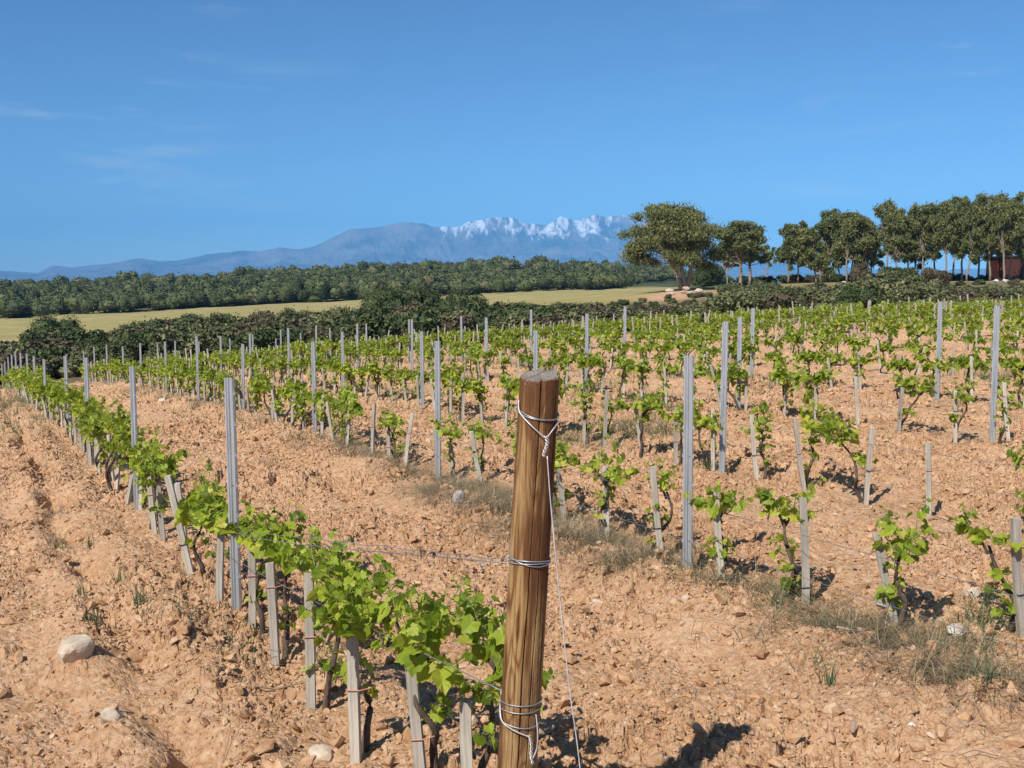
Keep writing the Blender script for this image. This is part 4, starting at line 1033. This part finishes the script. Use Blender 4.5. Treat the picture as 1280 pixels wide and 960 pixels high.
for (k, i, X, Y, px) in cand:
    lab_row = ROWN.get(k) or f'the {nth(k + 1)} row back'
    ends = 'from the near end' if k < 2 else 'counted from the right'
    miss = rg.random() < (.05 if k == 0 else .12)
    hs = rg.uniform(.44, .60) * (1.05 if k > 4 else 1)
    tl = (rg.normal() * .05, rg.normal() * (.07 if k != 0 else .05))
    if (k, i) in cut:
        look = ['grey', 'pale', 'weathered', 'greyish brown'][int(rg.integers(4))]
        tie = (1 if rg.random() < .6 else 0, rg.uniform(.15, .35)) if Y < 12 and rg.random() < .6 else None
        if rg.random() < .12: tl = (tl[0], rg.choice([-1, 1]) * rg.uniform(.12, .25))
        put_stake(X, Y, hs, tl[0], tl[1], rg.uniform(-.6, .2), f'wooden stake, {nth(i + (10 if k < 2 else 0))} {ends} of {lab_row}', None, tie)
        if miss: continue
        if k == 0: pr = V0 if Y < 16 else VM
        elif Y < 12: pr = V1 if rg.random() < .6 else V1b
        elif Y < 20: pr = VM
        else: pr = VM
        a, b = pr[rg.integers(len(pr))]; sc = rg.uniform(.88, 1.16) * (1.12 if k == 0 and Y > 9 else 1)
        put_vine(X + rg.normal() * .03, Y + .03, a, b, f'green grape vine, {nth(i + (10 if k < 2 else 0))} {ends} of {lab_row}', None, sc)
    else:
        z = float(base_z(X, Y)); h = hs * rg.uniform(1.15, 1.6); w2 = .021
        mx_, my_ = math.tan(tl[1]) * h, math.tan(tl[0]) * h
        v = [(X + a * w2 + (mx_ if tt_ else 0), Y + b * w2 + (my_ if tt_ else 0), z + (h if tt_ else -.05)) for tt_ in (0, 1) for a, b in ((-1, -1), (1, -1), (1, 1), (-1, 1))]
        stV += v; stF += [tuple(j + sto for j in f) for f in ((4, 5, 6, 7), (0, 1, 5, 4), (1, 2, 6, 5), (2, 3, 7, 6), (3, 0, 4, 7))]; sto += 8
        if miss: continue
        a, fa, b, fb = vf_np[rg.integers(len(vf_np))]; an = rg.uniform(0, 6.28) if rg.random() < .4 else ROWANG; ca_, sa_ = math.cos(an), math.sin(an); sc = rg.uniform(.9, 1.25)
        T = lambda q: np.stack([(q[:, 0] * ca_ - q[:, 1] * sa_) * sc + X, (q[:, 0] * sa_ + q[:, 1] * ca_) * sc + Y, q[:, 2] * sc + z], 1)
        stuffV.append(T(b)); stuffF += [tuple(j + so for j in f) for f in fb]; so += len(b)
        twV.append(T(a)); twF += [tuple(j + two for j in f) for f in fa]; two += len(a)
def stuff(name, V, Fs, m, lab):
    me = bpy.data.meshes.new(name); me.from_pydata([tuple(v) for v in V], [], Fs); me.update(); me.materials.append(m); return tag(link(name, me), lab, None, None, 'stuff')
stuff('distant_vine_foliage', np.vstack(stuffV), stuffF, M['leaf'], 'green leaves of the many small vines at the far end of the vineyard')
stuff('distant_vine_trunks', np.vstack(twV), twF, M['bark'], 'dark little trunks of the vines at the far end of the vineyard')
stuff('distant_stakes', stV, stF, M['stake'], 'pale stakes of the many vines at the far end of the vineyard')

# ------------------------------------------------------------------ clods, stones, twigs, weeds
import bmesh
def ico(sub):
    bm = bmesh.new(); bmesh.ops.create_icosphere(bm, subdivisions=sub, radius=.5); v = np.array([q.co[:] for q in bm.verts]); f = [tuple(q.index for q in fc.verts) for fc in bm.faces]; bm.free(); return v, np.array(f)
rg = np.random.default_rng(99)
protoR = []
def chunk(n):
    p = rg.normal(size=(n, 3)); p /= np.linalg.norm(p, axis=1)[:, None]; p *= .5 * rg.uniform(.72, 1.0, (n, 1))
    bm = bmesh.new(); [bm.verts.new(q) for q in p]; res = bmesh.ops.convex_hull(bm, input=bm.verts); bmesh.ops.triangulate(bm, faces=bm.faces)
    bm.verts.index_update(); v = np.array([q.co[:] for q in bm.verts]); f = np.array([[q.index for q in fc.verts] for fc in bm.faces]); bm.free(); return v, f
for i in range(18): protoR.append(chunk(14 if i < 9 else 9))
def scatter(n, ymin, ymax, smin, smax, protos_, pw=1.0, flat=.65, power=3.):
    VV = []; FF = []; o = 0
    Yr = ymin + (ymax - ymin) * rg.random(n) ** pw; U = rg.uniform(-.54, .54, n); X = U * Yr
    s = smin + (smax - smin) * rg.random(n) ** power
    dens = fbm(X * 1.1, Yr * 1.1, 3, 14); keep = rg.random(n) < sm((dens - .27) / .30) * .88 + .12
    X, Yr, s = X[keep], Yr[keep], s[keep]; Z = ground(X, Yr)
    pid = rg.integers(len(protos_), size=len(X))
    for k_, (v, f) in enumerate(protos_):
        m_ = pid == k_; n_ = int(m_.sum())
        if not n_: continue
        a = rg.random(n_) * 6.28; c_, d_ = np.cos(a), np.sin(a); e = rg.uniform(.7, 1.4, n_); q = s[m_]
        w0 = v[None, :, 0] * (q * e)[:, None]; w1 = v[None, :, 1] * (q / e)[:, None]; w2 = v[None, :, 2] * (q * flat * rg.uniform(.7, 1.3, n_))[:, None]
        tx, ty = rg.normal(size=(2, n_)) * .25; w2 = w2 + w0 * tx[:, None] + w1 * ty[:, None]
        VV.append(np.stack([w0 * c_[:, None] - w1 * d_[:, None] + X[m_][:, None], w0 * d_[:, None] + w1 * c_[:, None] + Yr[m_][:, None], w2 + (Z[m_] + q * .2)[:, None]], -1).reshape(-1, 3))
        FF.append((f[None] + (np.arange(n_) * len(v))[:, None, None] + o).reshape(-1, 3)); o += n_ * len(v)
    return np.vstack(VV), np.vstack(FF)
big = scatter(26000, 2.3, 17, .020, .090, protoR[:9], .78, .8, 5.5)
small = scatter(170000, 2.3, 17, .009, .032, protoR[9:], .72, .85, 2.)
fine_c = scatter(90000, 2.3, 9, .005, .015, protoR[9:], .8, .8, 1.5)
farc = scatter(30000, 12, 46, .035, .12, protoR[9:], .8, .65, 3.)
V = np.vstack([big[0], small[0], farc[0], fine_c[0]]); Fq = np.vstack([big[1], small[1] + len(big[0]), farc[1] + len(big[0]) + len(small[0]), fine_c[1] + len(big[0]) + len(small[0]) + len(farc[0])])
me = fast_mesh('soil_clods', V, Fq, 3); me.materials.append(M['clod']); tag(link('soil_clods', me), 'broken orange clay clods and small stones strewn over the field', None, None, 'stuff')

ST = [(97, 848, 44, 34, 'stone', 'large pale rounded rock at the lower left beside the furrow'), (205, 500, 13, 8, 'white_stone', 'white boulder in the second row weeds far at left'),
      (575, 640, 18, 20, 'grey_stone', 'grey upright stone left of the wooden post below the dry weeds'), (138, 915, 32, 22, 'stone', 'brown clod-like rock at the lower left corner'),
      (1215, 745, 26, 20, 'stone', 'rounded tan stone right of the leaning stake'), (233, 808, 20, 12, 'grey_stone', 'flat grey stone right of the large pale rock'),
      (1105, 770, 24, 9, 'grey_stone', 'flat grey slab behind the leaning stake'), (600, 695, 18, 9, 'stone', 'small tan stone just left of the wooden post wire wrap'),
      (1195, 800, 26, 16, 'white_stone', 'whitish stone among the dry weeds at right'),
      (400, 940, 34, 20, 'stone', 'pale stone at the bottom left of the tall straight stake'), (1140, 905, 12, 8, 'white_stone', 'small white stone lower right of the dry weed patch')]
for i, (px, py, w_, h_, mk, lab) in enumerate(ST):
    X, Y = on_ground(px, py); s = Y / F; z = gz(X, Y)
    o = link('field_stone', rock_mesh('field_stone', 120 + i, (w_ * s * 1.15, w_ * s * .95, h_ * s * 1.35), M[mk], 3), None, (X, Y, z + h_ * s * .25)); o.rotation_euler[2] = i * 1.3
    tag(o, lab, 'stone', 'stones lying in the vineyard')

def blades(centres, n, h, spread, rg, width=.004, lean=.5, curl=.3, seg=2):
    V = []; Fs = []
    for (cx_, cy_, k) in centres:
        m = int(n * k); cz_ = gz(cx_, cy_) 
        for i in range(m):
            a = rg.random() * 6.28; r = abs(rg.normal()) * spread; x_ = cx_ + math.cos(a) * r; y_ = cy_ + math.sin(a) * r * .8; L = h * rg.uniform(.4, 1.2) * (.7 + .5 * k)
            b = rg.random() * 6.28; ln = (.25 + abs(rg.normal())) * lean; dx, dy = math.cos(b), math.sin(b); wx, wy = -dy * width, dx * width; o = len(V)
            if seg == 1: zs_ = ((0, 0), (1, ln))
            else: zs_ = ((0, 0), (.55, ln * .4), (1, ln * (1 + curl)))
            for q, off_ in zs_:
                ww = 1 - q * .9; zz = cz_ - .015 + L * q / math.sqrt(1 + ln * ln * .6 * q); V += [(x_ + dx * off_ * L + wx * ww, y_ + dy * off_ * L + wy * ww, zz), (x_ + dx * off_ * L - wx * ww, y_ + dy * off_ * L - wy * ww, zz)]
            for j in range(len(zs_) - 1): Fs.append((o + 2 * j, o + 2 * j + 1, o + 2 * j + 3, o + 2 * j + 2))
    return V, Fs
rg = np.random.default_rng(515)
TF = [(113, 800, 1.0, 'spiky green tuft above the large pale rock'), (147, 742, .9, 'green blade tuft left of the furrow, middle of three'), (172, 768, .9, 'dense dark green tuft right of the furrow edge'), (70, 690, .8, 'thin grassy tuft near the left edge beside the furrow'),
      (112, 684, .7, 'sparse thin tuft right of the furrow, highest one'), (180, 795, .6, 'small low tuft above the flat grey stone'), (102, 760, .7, 'thin pale tuft over the spiky green one'), (1035, 860, .6, 'tiny dark green tuft alone on bare soil at lower right')]
for i, (px, py, k, lab) in enumerate(TF):
    X, Y = on_ground(px, py); V, Fs = blades([(X, Y, k)], 26, .13, .035, rg, .0032, .35)
    z0 = gz(X, Y); me = bpy.data.meshes.new('grass_tuft'); me.from_pydata([(a - X, b - Y, c_ - z0) for a, b, c_ in V], [], Fs); me.update(); me.materials.append(M['weed'])
    tag(link('grass_tuft', me, None, (X, Y, z0)), lab, 'grass tuft', 'green tufts in the soil')
# dry weeds: low masses under the second row and elsewhere
cs = []
def band(k, y0, y1, n, off, sd_, kk=(.5, 1.2)):
    for _ in range(n):
        Y = rg.uniform(y0, y1); cs.append((row_x(k, Y) + off + rg.normal() * sd_, Y, rg.uniform(*kk)))
band(1, 6.2, 13.5, 170, -.05, .18); band(1, 6.3, 9.2, 100, -.15, .16, (.7, 1.3)); band(1, 4.15, 4.45, 20, 0, .09, (.6, 1.1)); band(1, 4.6, 5.0, 36, .0, .10, (.6, 1.3)); band(1, 4.9, 6, 18, 0, .2)
band(1, 13, 40, 120, -.1, .3); band(2, 6, 20, 70, -.1, .25, (.3, .8)); band(2, 20, 40, 60, -.1, .3); band(3, 9, 36, 120, -.1, .3, (.3, .9)); band(4, 12, 36, 120, -.1, .3, (.3, .9)); band(0, 9, 40, 120, -.35, .4, (.4, 1.0)); band(0, 4.5, 8, 10, -.2, .1, (.2, .5))
for k in range(5, 16): band(k, 14 + (k - 5) * 2.6, 50, 50, -.1, .4, (.3, .8))
near_c = [c_ for c_ in cs if c_[1] < 14]; far_c = [c_ for c_ in cs if c_[1] >= 14]
V1_, F1_ = blades(near_c, 70, .085, .10, rg, .0020, 1.7, .6); V2_, F2_ = blades(far_c, 26, .16, .2, rg, .004, 1.0, .2, 1)
V3_, F3_ = blades(near_c, 5, .20, .12, rg, .0021, 1.5, .3); o_ = len(V1_); V1_ = V1_ + V3_; F1_ = F1_ + [tuple(i + o_ for i in f) for f in F3_]
stuff('weeds', V1_ + V2_, F1_ + [tuple(i + len(V1_) for i in f) for f in F2_], M['straw'], 'dry straw-coloured weeds tangled at the feet of the vines')
cs = []
band(0, 16, 40, 90, -.5, .6, (.4, 1)); band(1, 11, 30, 60, -.3, .3, (.3, .8)); band(2, 9, 28, 60, .3, .5, (.5, 1)); band(3, 14, 36, 110, -.2, .4, (.6, 1.1)); band(1, 4.0, 9, 26, -.15, .2, (.3, .7)); band(4, 16, 40, 100, -.3, .5, (.6, 1.1)); band(0, 4.9, 5.6, 7, -.12, .08, (.4, .7))
for (px, py, n_, sp_) in ((755, 545, 34, .3), (790, 552, 16, .25), (825, 540, 8, .3), (1235, 468, 12, .4), (1210, 472, 10, .4), (1000, 760, 5, .08), (1240, 800, 12, .12), (420, 860, 3, .05), (30, 505, 14, .4), (15, 520, 8, .4), (700, 452, 12, .4), (770, 478, 8, .3)):
    X, Y = on_ground(px, py)
    for _ in range(n_): cs.append((X + rg.normal() * sp_, Y + rg.normal() * sp_, rg.uniform(.6, 1.1)))
near_c = [c_ for c_ in cs if c_[1] < 14]; far_c = [c_ for c_ in cs if c_[1] >= 14]
V1_, F1_ = blades(near_c, 30, .13, .07, rg, .0025, .8); V2_, F2_ = blades(far_c, 22, .17, .2, rg, .006, .7, .2, 1)
stuff('grass', V1_ + V2_, F1_ + [tuple(i + len(V1_) for i in f) for f in F2_], M['weed'], 'blue green grass and low weeds between the vine rows')
# pruned twigs on the soil
mb = MB()
def twig(px, py, L, a, r=.004, br=2):
    X, Y = on_ground(px, py); P = []; d = a
    for i in range(6):
        P.append((X, Y, gz(X, Y) + r + .012 + .01 * math.sin(i * 1.7))); X += math.cos(d) * L / 5; Y += math.sin(d) * L / 5; d += rg.normal() * .22
    return P, [r * (1 - .1 * i) for i in range(6)]
TW = [(640 - 80, 900, .30, .2, 'forked pale twig on the soil behind the second near stake'), (310, 870, .28, .1, 'thin twig lying left of the pale near stakes'), (1045, 812, .40, .25, 'long pale twig lying through the dry weeds at right'),
      (640, 690, .18, .4, 'grey twig beside the wooden post wire wrap'), (990, 640, .35, .05, 'dark curved twig lying on bare soil at right'), (1160, 655, .3, .1, 'brown twig on the soil left of the upright third row stake')]
for i, (px, py, L, a, lab) in enumerate(TW):
    P, rr = twig(px, py, L, a, .005); o0 = P[0]; mb = MB(); mb.tube([(p[0] - o0[0], p[1] - o0[1], p[2] - o0[2]) for p in P], rr, 5)
    p2 = P[3]; mb.tube([(p2[0] - o0[0], p2[1] - o0[1], p2[2] - o0[2]), (p2[0] - o0[0] + .05, p2[1] - o0[1] + .05, p2[2] - o0[2] + .035)], [.003, .0015], 4)
    tag(link('fallen_twig', mb.mesh('fallen_twig', M['pale_twig'] if i in (0, 2) else M['twig'], True), None, o0), lab, 'twig', 'pruned twigs on the soil')
mb = MB()
for _ in range(260):
    Y = rg.uniform(2.8, 16); X = rg.uniform(-.5, .5) * Y; px = 640 + F * X / Y; L = rg.uniform(.04, .16); a = rg.random() * 3.14; z = gz(X, Y) + .012; z2 = gz(X + math.cos(a) * L, Y + math.sin(a) * L) + .014
    mb.tube([(X, Y, z), (X + math.cos(a) * L * .5, Y + math.sin(a) * L * .5, max(z, z2) + .006), (X + math.cos(a) * L, Y + math.sin(a) * L, z2)], [.002, .0017, .001], 4, False)
tag(link('twig_litter', mb.mesh('twig_litter', M['twig'])), 'scattered bits of dry vine wood on the soil', None, None, 'stuff')
